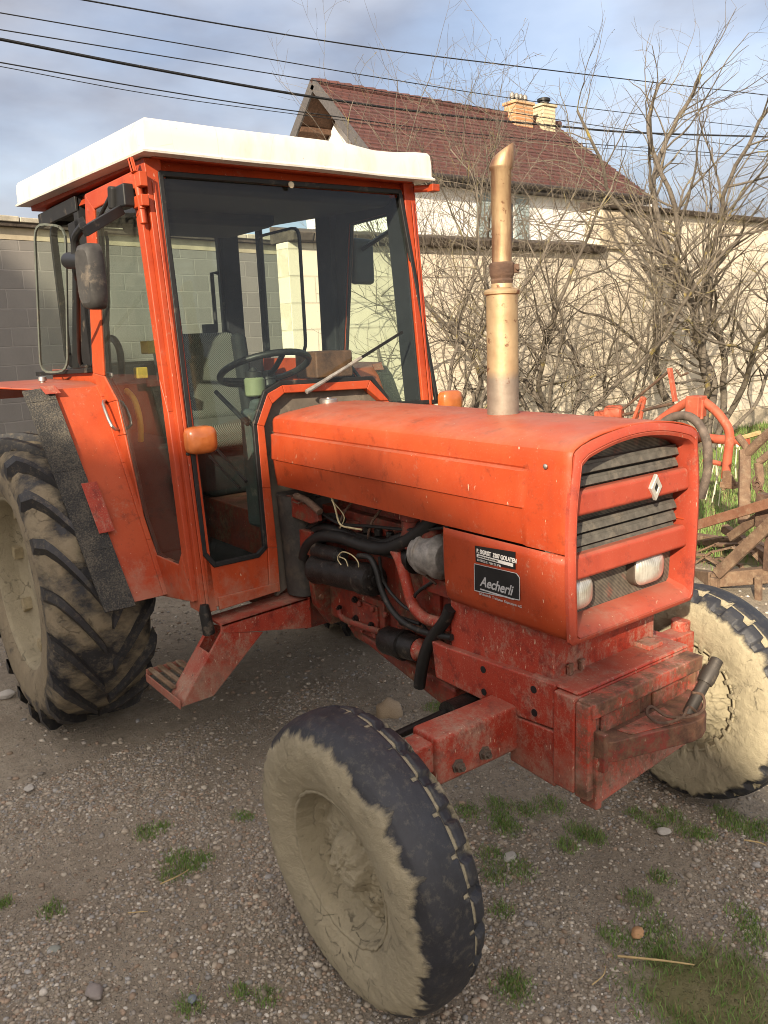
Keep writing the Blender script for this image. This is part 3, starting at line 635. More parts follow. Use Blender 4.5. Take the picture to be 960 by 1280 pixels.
def grow(R_, p, d, r, ln, level, big, small, spec, cut=0.013):
    """one branch as a chain of segments that throws side branches"""
    nseg = max(3, int(ln/spec['step'])); st = ln/nseg; p = Vector(p); d = Vector(d).normalized()
    for i in range(nseg):
        f = i/nseg
        d = (d+Vector((R_.gauss(0, 1), R_.gauss(0, 1), R_.gauss(0, 1)))*spec['wander']+Vector((0, 0, spec['up']*(0.5 if level else 1)))).normalized()
        q2 = p+d*st; ra, rb = r*(1-0.72*f), r*(1-0.72*(f+1/nseg))
        (big if ra > cut else small).append((tuple(p), tuple(q2), max(ra, 0.0016), max(rb, 0.0013)))
        if level < spec['levels'] and f > (0.18 if level == 0 else 0.1):
            for _ in range(spec['kids'][level] if R_.random() < spec['prob'][level] else 0):
                a = R_.uniform(0, 2*math.pi); o = d.orthogonal().normalized(); s_ = (Matrix.Rotation(a, 3, d) @ o)
                ang = R_.uniform(*spec['ang']); dd = d*math.cos(ang)+s_*math.sin(ang)
                grow(R_, q2, dd, rb*R_.uniform(0.42, 0.68), ln*(1-0.55*f)*R_.uniform(*spec['len'][level]), level+1, big, small, spec, cut)
        elif level >= spec['levels'] and R_.random() < 0.4:
            a = Vector((R_.gauss(0, 1), R_.gauss(0, 1), R_.gauss(0, 1))).normalized(); small.append((tuple(q2), tuple(q2+a*0.012), 0.0030, 0.0012))   # bud
        p = q2
def tree(name, label, cat, base, stems, spec, seed, group=None):
    R_ = random.Random(seed); small = []
    t = thing(name, label, cat, base, group)
    for (dx, dy_, d, r, ln) in stems:
        big = []
        grow(R_, (base[0]+dx, base[1]+dy_, base[2]-0.05), d, r, ln, 0, big, small, spec)
        if big: seg_mesh('trunk', big, MAT['bark'], t, 8)
    seg_mesh('twigs', small, MAT['twig'], t, 3)
    return t
SH = dict(step=0.105, wander=0.16, up=0.045, levels=3, kids=(1, 1, 1), prob=(0.72, 0.60, 0.44), ang=(0.45, 1.1), len=((0.30, 0.62), (0.35, 0.7), (0.3, 0.65)))
def st_fan(R_, n, r, ln, spread, lean=(0, 0)):
    out_ = []
    for i in range(n):
        a = 2*math.pi*i/n+R_.uniform(-0.4, 0.4); t = R_.uniform(0.25, 1)*spread
        out_.append((math.cos(a)*0.10, math.sin(a)*0.14, (math.cos(a)*t*0.5+lean[0], math.sin(a)*t+lean[1], 1), r*R_.uniform(0.55, 1), ln*R_.uniform(0.75, 1.1)))
    return out_
R0 = random.Random(3)
tree('shrub', 'bare many stemmed shrub with yellow lichen left of the exhaust pipe', 'shrub', (-5.05, 4.05, 0), st_fan(R0, 5, 0.034, 4.0, 0.8), SH, 21, 'bare shrubs in front of the pale wall')
tree('shrub', 'bare many stemmed shrub right behind the exhaust pipe', 'shrub', (-4.95, 5.35, 0), st_fan(R0, 6, 0.038, 4.1, 0.65), SH, 25, 'bare shrubs in front of the pale wall')
tree('shrub', 'bare shrub between the exhaust pipe and the big tree', 'shrub', (-4.85, 6.75, 0), st_fan(R0, 3, 0.026, 3.4, 0.75), dict(SH, prob=(0.55, 0.45, 0.35)), 37, 'bare shrubs in front of the pale wall')
TR = dict(step=0.12, wander=0.13, up=0.035, levels=3, kids=(1, 1, 1), prob=(0.64, 0.54, 0.44), ang=(0.45, 1.0), len=((0.28, 0.58), (0.35, 0.65), (0.3, 0.65)))
tree('bare_tree', 'large bare tree with lichen on its thick trunk in front of the tall wall', 'tree', (-4.75, 8.35, 0),
     [(0, 0, (0.05, 0.02, 1), 0.075, 5.4), (0.02, 0.05, (0.1, 0.30, 1), 0.050, 5.2), (0, -0.06, (0.1, -0.50, 1), 0.060, 5.3), (0.05, 0.02, (0.20, 0.10, 1), 0.042, 5.4), (-0.05, 0.0, (-0.05, -0.24, 1), 0.045, 5.5), (0, 0.0, (0.1, -0.95, 1), 0.035, 3.6), (0.02, 0.0, (0.1, 0.75, 1), 0.03, 3.6)], TR, 44)
tree('bare_tree', 'bare tree whose branches reach in from the right edge', 'tree', (-4.6, 10.9, 0), [(0, 0, (0.1, -0.25, 1), 0.06, 3.6), (0.03, 0, (0.1, 0.05, 1), 0.05, 3.9), (0, 0.05, (0.0, -0.5, 1), 0.045, 3.2)], TR, 52)
TW = dict(SH, prob=(0.35, 0.3, 0.2), up=0.06, wander=0.10)
tree('sapling', 'tall thin bare saplings rising above the garden wall by the house', 'tree', (-6.6, 5.4, 0), [(0, -0.6, (0, -0.12, 1), 0.02, 4.9), (0, -0.2, (0, -0.05, 1), 0.02, 5.2), (0, 0.3, (0, 0.0, 1), 0.018, 4.9), (0, 0.9, (0, 0.06, 1), 0.02, 4.6), (0, 0.1, (0, -0.2, 1), 0.018, 4.8)], TW, 61)
tree('bare_tree', 'far bare tree behind the grey block wall at the left edge', 'tree', (-13.0, 0.75, 0), [(0, 0, (0, -0.15, 1), 0.11, 4.4), (0, 0.1, (0, 0.15, 1), 0.09, 4.2), (0, -0.1, (0, -0.4, 1), 0.08, 4.0)], dict(TR, step=0.2), 73)

# ------------------------------------------------------------------ tractor
T = thing('tractor', 'old orange tractor with white cab roof and mud caked wheels on the gravel yard', 'tractor', (0, 0, 0))

# ---- bonnet
def hood_profile(x, low=False):
    """half profile (y>=0) from the crown down, at station x"""
    k = min(1, max(0, (-0.005-x)/0.02))          # pressed side panel dies out before the nose
    e = 0.008*k
    rear = min(1, max(0, (-1.28-x)/0.09))
    P_ = [(0, 1.490), (0.08, 1.488), (0.15, 1.481), (0.20, 1.472), (0.24, 1.460), (0.2605, 1.451), (0.2685, 1.443), (0.2725, 1.432), (0.2735, 1.410),
          (0.2745, 1.392), (0.2755-0.7*e, 1.3865), (0.2765+e, 1.381), (0.279+e, 1.33), (0.2815+e, 1.284), (0.2815+e*0.1, 1.279), (0.281-e*0.2, 1.255), (0.280-e*0.6, 1.215), (0.278-e*1.0, 1.178), (0.262-e, 1.178)]
    return [(y-0.012*rear if y > 0.1 else y, z-0.02*rear*(1-(y/0.3)**2)) for y, z in P_]
xs = [-1.372, -1.36, -1.33, -1.28, -1.1, -0.9, -0.7, -0.5, -0.35, -0.2, -0.1, -0.04, -0.025, -0.014, -0.005, 0.0, 0.06, 0.11, 0.143]
m = MB()
def full(p): return [(-y, z) for y, z in reversed(p)]+[(y, z) for y, z in p[1:]]
m.loops([[(x, y, z) for y, z in full(hood_profile(x))] for x in xs], closed=False)
hood = m.build('hood', MAT['hood'], T, ang=22)
so_ = hood.modifiers.new('thick', 'SOLIDIFY'); so_.thickness = 0.004; so_.offset = -1
m = MB()      # rear skirt of the bonnet
m.loops([[(-1.374, y*0.985, z-0.004) for y, z in full(hood_profile(-1.372))], [(-1.374, y*0.86, z-0.05 if z > 1.3 else z) for y, z in full(hood_profile(-1.372))]], closed=False)
m.build('hood_edge', MAT['hood'], hood)

# lower nose panels with the stickers
def nose_profile(x):
    return [(0.2795, 1.1745), (0.281, 1.15), (0.281, 1.08), (0.279, 1.02), (0.276, 0.985), (0.270, 0.958), (0.255, 0.940), (0.22, 0.937)]
m = MB()
for s in (-1, 1):
    xx = [-0.345, -0.335, -0.2, 0.0, 0.143]
    m.loops([[(x, s*(y-(0.006 if x < -0.34 else 0)), z+ (0.0)) for y, z in nose_profile(x)] for x in xx], closed=False)
    nose = m.build('nose_panel', MAT['hood'], T, ang=50)
    so_ = nose.modifiers.new('thick', 'SOLIDIFY'); so_.thickness = 0.004; so_.offset = 0
    m = MB()
# radiator shroud behind
m = MB(); m.bb(-0.30, 0.06, -0.235, 0.235, 0.95, 1.44)
m.build('radiator', MAT['oily'], T, bevel=0.01)

# grille surround: closed loops from the outer skin to the recess
def ring(dy, dz_t, dz_b, x, ny=25, nz=14):
    """rounded loop: bottom edge, right side, top arc, left side"""
    hw = lambda z: 0.2705+0.012*math.sin(max(0, min(1, (z-0.937)/0.5))*math.pi)-dy-0.012*max(0, (z-1.30)/0.15)
    zt, zb = 1.478-dz_t, 0.937+dz_b
    pts = []
    def side(sg, up):
        zs = [zb+0.010+(zt-0.042-zb-0.010)*i/nz for i in range(nz+1)]
        r = [(x, sg*hw(z), z) for z in zs]
        return r if up else r[::-1]
    b = [(x, -hw(zb)+0.010+(2*hw(zb)-0.020)*i/ny, zb) for i in range(ny+1)]
    t = []
    hwt = hw(zt-0.042)
    for i in range(ny+1):
        q = 1-2*i/ny; y = q*(hwt-0.007)
        t.append((x, y, zt-0.004-0.026*abs(q)**2.0+0.012*(1-q*q)-(0.006 if i in (0, ny) else 0)))
    return b+side(1, True)+t+side(-1, False)
m = MB()
m.loops([ring(-0.0045, -0.002, -0.003, 0.135), ring(-0.0045, -0.002, -0.003, 0.146), ring(0.003, 0.006, 0.003, 0.153), ring(0.012, 0.018, 0.012, 0.155), ring(0.0135, 0.020, 0.014, 0.1515), ring(0.015, 0.022, 0.016, 0.155),
         ring(0.021, 0.030, 0.018, 0.152), ring(0.024, 0.034, 0.034, 0.137), ring(0.012, 0.040, 0.046, 0.068)])
surround = m.build('grille_surround', MAT['grille'], T, ang=40)
m = MB(); m.prism([(0.072, y, z) for _, y, z in ring(0.006, 0.02, 0.03, 0)], (-0.012, 0, 0))
def mesh_mat():
    q = M('radiator_mesh', 0.75)
    v = q.coord((1, 1, 1))
    ck = q.n('ShaderNodeTexVoronoi', feature='F1'); ck.inputs['Scale'].default_value = 250; ck.inputs['Randomness'].default_value = 0.0; q.l(v, ck.inputs['Vector'])
    hole = q.ramp(ck.outputs['Distance'], 0.30, 0.42, (0, 0, 0, 1), (1, 1, 1, 1))
    base = q.mix(q.ramp(q.noise(14, 6, 0.7), 0.35, 0.65), (0.10, 0.085, 0.065, 1), (0.22, 0.19, 0.14, 1))
    base = q.mix(q.math('MULTIPLY', q.ramp(q.noise(16, 3), 0.58, 0.7), 0.6), base, (0.35, 0.07, 0.04, 1))
    q.color(q.mix(hole, (0.012, 0.012, 0.012, 1), base)); q.bump(hole, 0.002, 0.6); return q.m
MAT['mesh'] = mesh_mat()
m.build('radiator_screen', MAT['mesh'], T, smooth=False)
MAT['louvre'] = plain('dusty_louvre', (0.085, 0.078, 0.066, 1), 0.7, var=0.35, vs=40, dirt=0.35, dcol=(0.24, 0.20, 0.15, 1))
for zc, hh in ((1.388, 0.030), (1.352, 0.024), (1.228, 0.026), (1.193, 0.028), (1.160, 0.026)):
    m = MB(); yy = 0.245
    prof = [(0.076, zc+hh*0.5), (0.092, zc+hh*0.48), (0.0935, zc+hh*0.22), (0.096, zc+hh*0.19), (0.103, zc-hh*0.42), (0.100, zc-hh*0.5), (0.076, zc-hh*0.5)]
    m.loops([[(a, -yy, b) for a, b in prof], [(a, yy, b) for a, b in prof]])
    m.build('louvre', MAT['louvre'], T, ang=20)
for z0, z1 in ((1.271, 1.336), (1.100, 1.166)):
    m = MB()
    prof = [(0.085, z1-0.004), (0.122, z1), (0.131, z1-0.008), (0.135, z0+0.008), (0.128, z0), (0.085, z0+0.004)]
    m.loops([[(a, -0.252, b) for a, b in prof], [(a, 0.250, b) for a, b in prof]])
    m.build('grille_bar', MAT['grille'], surround, bevel=0.004)
# diamond emblem on the upper bar
m = MB(); ey, ez = 0.086, 1.304
def dia(hw, hh, x): return [(x, ey-hw, ez), (x, ey, ez-hh), (x, ey+hw, ez), (x, ey, ez+hh)]
m.loops([dia(0.026, 0.037, 0.132), dia(0.026, 0.037, 0.141), dia(0.0235, 0.034, 0.143), dia(0.0115, 0.0185, 0.143), dia(0.010, 0.016, 0.139)])
emb = m.build('emblem', plain('emblem_silver', (0.55, 0.53, 0.48, 1), 0.4, 0.5, var=0.2), T, ang=20)
m = MB(); m.prism(dia(0.0105, 0.017, 0.1385), (0.0015, 0, 0)); m.build('emblem_core', MAT['black'], emb)
# headlights
def lamp_mat():
    q = M('headlamp_lens', 0.12)
    wv = q.n('ShaderNodeTexWave', wave_type='BANDS', bands_direction='Y'); wv.inputs['Scale'].default_value = 38; q.l(q.coord(), wv.inputs['Vector'])
    q.color(q.mix(q.ramp(q.noise(22, 5), 0.35, 0.7), (0.42, 0.395, 0.33, 1), (0.70, 0.68, 0.61, 1)))
    q.b.inputs['Metallic'].default_value = 0.55; q.b.inputs['Coat Weight'].default_value = 1; q.b.inputs['Coat Roughness'].default_value = 0.05
    q.rough(q.ramp(q.noise(30, 4), 0.3, 0.7, (0.26,)*3+(1,), (0.42,)*3+(1,)))
    q.bump(wv.outputs['Fac'], 0.0010, 0.5); return q.m
MAT['lens'] = lamp_mat()
for sy in (-1, 1):
    cy, cz = (-0.200, 1.050) if sy < 0 else (0.122, 1.056)
    def lo(k, x, tilt=0.0):
        pts = []
        for i in range(28):
            t = 2*math.pi*i/28; c_, s_ = math.cos(t), math.sin(t)
            pts.append((x, cy+0.068*k*math.copysign(abs(c_)**0.62, c_), cz+0.047*k*math.copysign(abs(s_)**0.62, s_)))
        return pts
    m = MB(); m.loops([lo(1.04, 0.075), lo(1.04, 0.099), lo(1.0, 0.102), lo(0.97, 0.101)])
    h = m.build('headlight', plain('lamp_bezel', (0.09, 0.07, 0.055, 1), 0.5, 0.3), T)
    m = MB(); L_ = [lo(0.985, 0.101), lo(0.90, 0.108), lo(0.75, 0.114), lo(0.5, 0.120), lo(0.2, 0.123)]
    m.loops(L_); m.add(L_[-1], [tuple(range(28))]); m.build('lens', MAT['lens'], h, ang=60)
    m = MB(); m.bb(0.060, 0.10, cy-0.05, cy+0.05, cz-0.03, cz+0.03); m.build('lamp_housing', MAT['black'], h)

# stickers on the nose side
def flatbox(name, pts, mat, par, th=0.0015):
    m = MB(); m.prism(pts, (0, -th, 0)); return m.build(name, mat, par, smooth=False)
def text(name, body, size, pos, mat, par, shear=0.0, sx=1.0, space=1.0, rx=math.pi/2, rz=0.0, rs=0.0, bold=0.0):
    c = bpy.data.curves.new(name, 'FONT'); c.body = body; c.size = size; c.shear = shear; c.space_character = space; c.extrude = 0.0004; c.offset = bold
    c.materials.append(mat); o = bpy.data.objects.new(name, c); COL.objects.link(o); o.location = pos
    o.rotation_euler = (rx, rs, rz); o.scale = (sx, 1, 1)
    bpy.context.view_layer.update()
    me = bpy.data.meshes.new_from_object(o.evaluated_get(bpy.context.evaluated_depsgraph_get()))
    o2 = bpy.data.objects.new(name, me); COL.objects.link(o2); o2.rotation_euler = o.rotation_euler; o2.scale = o.scale
    bpy.data.objects.remove(o); bpy.data.curves.remove(c); o2.name = name
    o2.parent = par; o2.location = Vector(pos)-abs_loc(par); return o2
stk_white = plain('sticker_white', (0.72, 0.70, 0.66, 1), 0.5, var=0.08); stk_black = plain('sticker_black', (0.012, 0.012, 0.013, 1), 0.45, var=0.3)
stk_grey = plain('sticker_silver', (0.42, 0.42, 0.42, 1), 0.4, var=0.15)
ys = -0.2835
pA = [SY(ys, u, v) for u, v in ((594, 682), (644.5, 690), (644.5, 712), (595, 702))]
pB = [SY(ys, u, v) for u, v in ((593.5, 704.5), (646, 716.5), (650, 722), (650, 750), (594, 738))]
a = flatbox('dealer_sticker', pA, stk_black, T)
xa, za = pA[0].x, pA[0].z
wA = pA[1].x-pA[0].x; hA = pA[0].z-pA[3].z
text('lettering', 'P. SIGRIST  3207 GOLATEN', hA*0.36, (xa+wA*0.05, ys-0.0022, za-hA*0.40), stk_white, a, sx=0.78, bold=0.0006)
flatbox('white_line', [(xa+wA*0.05, ys-0.0015, za-hA*0.68), (xa+wA*0.95, ys-0.0015, za-hA*0.68), (xa+wA*0.95, ys-0.0015, za-hA*0.48), (xa+wA*0.05, ys-0.0015, za-hA*0.48)], stk_white, a, 0.0006)
text('lettering', 'LANDMASCHINEN REPARATUREN', hA*0.13, (xa+wA*0.08, ys-0.0026, za-hA*0.625), stk_black, a, sx=0.85)
text('lettering', '031 755 52 62   P 031 755 57 86', hA*0.19, (xa+wA*0.06, ys-0.0022, za-hA*0.90), stk_white, a, sx=0.80)
b_ = flatbox('brand_plate', pB, stk_black, T)
m = MB()
for i in range(5):
    p, q = pB[i], pB[(i+1) % 5]; m.bar(p+Vector((0, -0.0018, 0)), q+Vector((0, -0.0018, 0)), 0.0012, 0.0022, up=(0, 0, 1) if i % 2 else (0, 1, 0))
m.build('plate_border', stk_grey, b_)
xb, zb = pB[0].x, pB[0].z; wB = pB[3].x-pB[0].x
text('lettering', 'Aecherli', 0.0405, (xb+wB*0.13, ys-0.0022, zb-0.060), stk_grey, b_, shear=0.35, sx=0.92, bold=0.0007)
m = MB(); m.bar((xb+wB*0.13, ys-0.0022, zb-0.071), (xb+wB*0.88, ys-0.0022, zb-0.070), 0.0015, 0.0035); m.build('underline', stk_grey, b_)
text('lettering', 'Landtechnik  Traktoren  Reparaturen AG', 0.0105, (xb+wB*0.10, ys-0.0022, zb-0.088), stk_grey, b_, sx=0.95)

# small things on the bonnet
m = MB(); p = SY(-0.2795, 682, 583); m.lathe([(0, 0.007), (0.003, 0.0065), (0.005, 0.003)], p, (0, -1, 0.05), 14); m.build('hood_bolt', MAT['steel'], T)
m = MB(); p = SY(-0.02, 411, 503)
m.lathe([(-0.06, 0.032), (0.004, 0.032), (0.005, 0.037), (0.022, 0.037), (0.026, 0.033), (0.026, 0.012), (0.029, 0.011)], GZ(1.478, 411, 506), (0, 0, 1), 20)
m.build('fuel_cap', MAT['steel'], T)

# ---- exhaust standing on the bonnet
def ex_mat(name, rusty):
    q = M(name, 0.42, 0.55)
    z = q.xyz()[2]
    n = q.noise(7, 7, 0.65)
    c = q.mix(q.ramp(n, 0.3, 0.7), (0.34, 0.225, 0.12, 1), (0.52, 0.385, 0.225, 1))
    low = q.ramp(q.math('ADD', q.math('SUBTRACT', z, 1.5), q.math('MULTIPLY', q.noise(18, 4), 0.025)), 0.112, 0.135, (0, 0, 0, 1), (1, 1, 1, 1))
    if not rusty: c = q.mix(low, q.mix(q.ramp(q.noise(20, 6), 0.3, 0.7), (0.20, 0.16, 0.125, 1), (0.31, 0.26, 0.205, 1)), c)
    sp = q.ramp(q.noise(30, 6, 0.65), 0.60, 0.66)
    c = q.mix(sp, c, (0.16, 0.065, 0.035, 1))
    if rusty: c = q.mix(q.ramp(q.noise(5, 6, 0.6, q.coord((3, 3, 0.6))), 0.40, 0.60), c, (0.18, 0.08, 0.048, 1))
    q.color(c); q.rough(q.ramp(n, 0.3, 0.7, (0.45,)*3+(1,), (0.65,)*3+(1,))); q.bump(q.noise(25, 5), 0.003, 0.5); return q.m
ex_c = Vector((-0.363, 0.0, 0))
K_ = 0.735
def kr(p): return [(a_, r_*K_) for a_, r_ in p]
m = MB(); m.lathe(kr([(1.44, 0.067), (1.50, 0.067), (1.85, 0.0655), (1.853, 0.075), (1.860, 0.076), (1.866, 0.070), (1.872, 0.045), (1.90, 0.041)]), ex_c, (0, 0, 1), 40)
ex = m.build('exhaust', ex_mat('exhaust_heat_paint', False), T)
m = MB(); m.lathe(kr([(1.88, 0.042), (1.893, 0.047), (1.898, 0.043), (1.905, 0.048), (1.91, 0.051), (1.942, 0.051), (1.946, 0.044)]), ex_c, (0, 0, 1), 32)
m.box((-0.337, 0.028, 1.926), (0.028, 0.016, 0.026), Matrix.Rotation(0.7, 3, 'Z')); m.tube([(-0.343, 0.042, 1.926), (-0.318, 0.022, 1.926)], 0.006, 10)
m.build('clamp', MAT['rust_dark'], ex, bevel=0.002)
m = MB()
m.lathe(kr([(1.93, 0.041), (2.205, 0.0405), (2.209, 0.046), (2.216, 0.048)]), ex_c, (0, 0, 1), 32, cap=False)
n = 32
rings_ = []
rr_ = 0.048*K_
for k_, (z_, dx, r_, lf) in enumerate(((2.216, 0.0, 1.0, 0.0), (2.224, 0.002, 1.03, 0.18), (2.236, 0.003, 1.02, 0.42), (2.250, 0.006, 0.96, 0.66), (2.260, 0.008, 0.86, 0.85), (2.266, 0.010, 0.74, 1.0))):
    rg = []
    for i in range(n):
        t = 2*math.pi*i/n; cx, cy = math.cos(t)*rr_*r_, math.sin(t)*rr_*r_
        rg.append(Vector((-0.363+dx*0.5+cx, dx+cy, z_+(cx*0.60+cy*0.80)*lf*0.62)))
    rings_.append(rg)
cc = sum(rings_[-1], Vector())/n
rings_.append([cc+(p-cc)*0.9 for p in rings_[-1]]); rings_.append([cc+(p-cc)*0.85-Vector((0, 0, 0.04)) for p in rings_[-1]])
m.loops(rings_)
m.build('stack_pipe', ex_mat('exhaust_pipe_metal', True), ex, ang=50)

# ---- pedestal, chassis, front bracket
m = MB()
m.hexa([(-0.378, -0.228, 0.72), (0.048, -0.228, 0.77), (0.048, 0.235, 0.77), (-0.378, 0.235, 0.72), (-0.378, -0.226, 0.95), (0.048, -0.226, 0.95), (0.048, 0.232, 0.95), (-0.378, 0.232, 0.95)])
m.build('front_pedestal', MAT['dusty'], T, bevel=0.006)
m = MB()
for s in (-1, 1):
    y0, y1 = s*0.252, s*0.222
    top = [(-0.445, 0.775), (-0.40, 0.772), (0.074, 0.797), (0.074, 0.663), (-0.09, 0.648), (-0.12, 0.648), (-0.43, 0.652)]
    m.prism([(x, y0, z) for x, z in top], (0, y1-y0, 0))
    c2_ = m.build('side_plate', MAT['dusty'], T, bevel=0.006); m = MB()
    if s < 0: ch = c2_
m = MB()
for u, v in ((604, 837), (605, 865), (667, 862), (668, 891)):
    p = SY(-0.2525, u, v); m.lathe([(-0.001, 0.011), (0.0012, 0.011), (0.0012, 0.004)], p, (0, -1, 0), 12)
    m.build('bolt_hole', MAT['black'], ch); m = MB()
m = MB()
m.hexa([(-0.10, -0.250, 0.497), (0.078, -0.255, 0.49), (0.078, 0.255, 0.49), (-0.10, 0.250, 0.497), (-0.10, -0.250, 0.644), (0.078, -0.255, 0.658), (0.078, 0.255, 0.658), (-0.10, 0.250, 0.644)])
m.build('front_block', MAT['dusty'], T, bevel=0.006)
m = MB()      # cross box under the nose
m.bb(0.076, 0.150, -0.262, 0.262, 0.505, 0.785)
m.bb(-0.02, 0.150, -0.245, 0.262, 0.7845, 0.797)
fb = m.build('front_bracket', MAT['dusty'], T, bevel=0.008)
m = MB()      # weight plate with side flanges, a recess and a kicked-out lower lip
m.bb(0.150, 0.196, -0.258, -0.225, 0.500, 0.775)
m.bb(0.150, 0.176, -0.225, 0.250, 0.500, 0.760)
m.bb(0.150, 0.206, -0.250, 0.252, 0.738, 0.782)
m.bb(0.150, 0.197, 0.226, 0.252, 0.56, 0.74)
m.hexa([(0.150, -0.236, 0.470), (0.205, -0.232, 0.468), (0.205, -0.208, 0.468), (0.150, -0.208, 0.470), (0.150, -0.240, 0.62), (0.212, -0.240, 0.63), (0.212, -0.212, 0.63), (0.150, -0.212, 0.62)])
m.hexa([(0.168, -0.215, 0.486), (0.205, -0.215, 0.484), (0.205, 0.225, 0.520), (0.168, 0.225, 0.520), (0.168, -0.215, 0.60), (0.185, -0.215, 0.60), (0.185, 0.245, 0.62), (0.168, 0.245, 0.62)])
m.bb(0.176, 0.186, -0.19, -0.02, 0.665, 0.725); m.bb(0.176, 0.188, 0.04, 0.20, 0.672, 0.720)
wp = m.build('weight_plate', MAT['rusty'], T, bevel=0.005)
m = MB()
pl = [(0.180, -0.222), (0.224, -0.228), (0.240, -0.20), (0.312, 0.045), (0.314, 0.085), (0.300, 0.125), (0.225, 0.21), (0.180, 0.222)]
m.prism([(x, y, 0.616) for x, y in pl], (0, 0, 0.060))
m.bb(0.18, 0.23, -0.236, -0.216, 0.590, 0.700)
hk = m.build('hitch_jaw', MAT['rustier'], T, bevel=0.004)
m = MB(); m.prism([(0.205, -0.15, 0.6765), (0.245, -0.14, 0.6765), (0.290, 0.02, 0.6765), (0.205, 0.06, 0.6765)], (0, 0, 0.003)); m.build('worn_pad', MAT['rusty'], hk, bevel=0.001)
pin0, pin1 = Vector((0.262, 0.052, 0.630)), Vector((0.272, 0.215, 0.800))
dp = (pin1-pin0)
m = MB(); m.tube([pin0-dp*0.14, pin0, pin0+dp*0.12], 0.020, 16); m.tube([pin0+dp*0.08, pin0+dp*0.16], 0.029, 18)
m.tube([pin0+dp*0.16, pin0+dp*0.68], 0.0165, 16); m.tube([pin0+dp*0.66, pin0+dp*0.72, pin0+dp*0.86], [0.021, 0.0235, 0.022], 16); m.tube([pin0+dp*0.86, pin0+dp*0.99, pin1], [0.018, 0.018, 0.015], 14)
m.build('hitch_pin', plain('pin_steel', (0.055, 0.048, 0.042, 1), 0.5, 0.4, dirt=0.35), T)
m = MB(); path = [pin0+dp*0.3+Vector((0.02, -0.005, 0)), (0.29, 0.05, 0.712), (0.30, 0.0, 0.700), (0.27, -0.05, 0.690), (0.245, -0.075, 0.715), (0.24, -0.05, 0.728), (0.27, -0.02, 0.70), (0.30, 0.04, 0.690), (0.31, 0.09, 0.70), (0.30, 0.10, 0.735), (0.285, 0.075, 0.745)]
m.tube(path, 0.004, 6, smooth=5); m.build('pin_chain', MAT['rust_dark'], T)
m = MB()       # hinge tabs and clips on the bracket top
for y_ in (-0.17, -0.12):
    m = MB(); m.bb(0.052, 0.064, y_-0.008, y_+0.008, 0.797, 0.828); m.tube([(0.058, y_-0.012, 0.826), (0.058, y_+0.012, 0.826)], 0.005, 8); m.build('hood_latch', MAT['rusty'], T, bevel=0.002)
m = MB(); m.bb(0.05, 0.105, 0.13, 0.20, 0.798, 0.812); m.build('latch_plate', MAT['rusty'], T, bevel=0.002)

# ---- front axle
m = MB()
m.bb(-0.180, -0.070, -0.555, 0.555, 0.540, 0.682)
ax = m.build('front_axle', MAT['dusty'], T, bevel=0.012)
m = MB()
for s in (-1, 1):
    m.bb(-0.166, -0.088, s*0.50, s*0.68, 0.578, 0.665)
    m.tube([(-0.137, s*0.665, 0.34), (-0.137, s*0.665, 0.70)], 0.034, 16)
    m.tube([(-0.137, s*0.64, 0.40), (-0.137, s*0.76, 0.40)], 0.040, 16)
    m.build('axle_sleeve', MAT['dusty'], ax, bevel=0.006); m = MB()
m = MB()
for u, v in ((572, 957), (605, 941)):
    p = FX(-0.0695, u, v); p.x = -0.070
    m.lathe([(0, 0.021), (0.004, 0.021), (0.004, 0.015), (0.017, 0.015), (0.017, 0.009), (0.027, 0.008)], p, (1, 0, 0), 6)
    m.build('axle_bolt', plain('axle_bolt_steel', (0.13, 0.105, 0.085, 1), 0.6, 0.5, dirt=0.4), ax); m = MB()
m = MB()
m.tube([(-0.31, -0.60, 0.58), (-0.30, -0.34, 0.60), (-0.29, -0.26, 0.61)], 0.014, 10); m.lathe([(-0.03, 0.028), (-0.02, 0.036), (0.02, 0.036), (0.03, 0.028)], (-0.31, -0.60, 0.58), (0, 0, 1), 16)
m.lathe([(0, 0.045), (0.16, 0.045)], (-0.28, -0.33, 0.60), (0, 1, 0), 18)
m.build('tie_rod', MAT['oily'], T)

# ---- engine seen under the bonnet
E_ = MB()
E_.bb(-1.22, -0.36, -0.150, 0.150, 0.64, 1.10)
E_.bb(-1.16, -0.40, -0.115, 0.115, 1.08, 1.33)
E_.hexa([(-1.05, -0.14, 0.585), (-0.48, -0.14, 0.545), (-0.48, 0.14, 0.545), (-1.05, 0.14, 0.585), (-1.10, -0.155, 0.66), (-0.42, -0.155, 0.66), (-0.42, 0.155, 0.66), (-1.10, 0.155, 0.66)])
E_.bb(-1.02, -0.80, -0.175, -0.14, 0.64, 0.80)
E_.bb(-0.99, -0.83, -0.186, -0.17, 0.66, 0.775)
E_.bb(-0.74, -0.50, -0.165, -0.14, 0.72, 0.98)
for k in range(4): E_.bb(-1.08+k*0.18, -0.96+k*0.18, -0.160, -0.10, 0.98, 1.07)
for k in range(6): E_.lathe([(0, 0.013), (0.012, 0.013), (0.012, 0.007)], (-1.0+0.03*(k % 2)+0.04*k, -0.186, 0.665+0.10*(k % 2)), (0, -1, 0), 6)
eng = E_.build('engine_block', MAT['engine'], T, bevel=0.010)
m = MB()      # bell housing and gearbox
fl = [(-1.20, y_, z_) for y_, z_ in ((-0.215, 0.70), (-0.225, 0.80), (-0.21, 0.98), (-0.15, 1.06), (0.15, 1.06), (0.21, 0.98), (0.225, 0.80), (0.215, 0.70), (0.15, 0.60), (-0.15, 0.60))]
m.prism(fl, (-0.035, 0, 0)); m.prism([(x-0.035, y*0.86, 0.83+(z-0.83)*0.86) for x, y, z in fl], (-0.20, 0, 0))
m.bb(-1.29, -1.20, -0.222, -0.15, 0.90, 1.0)
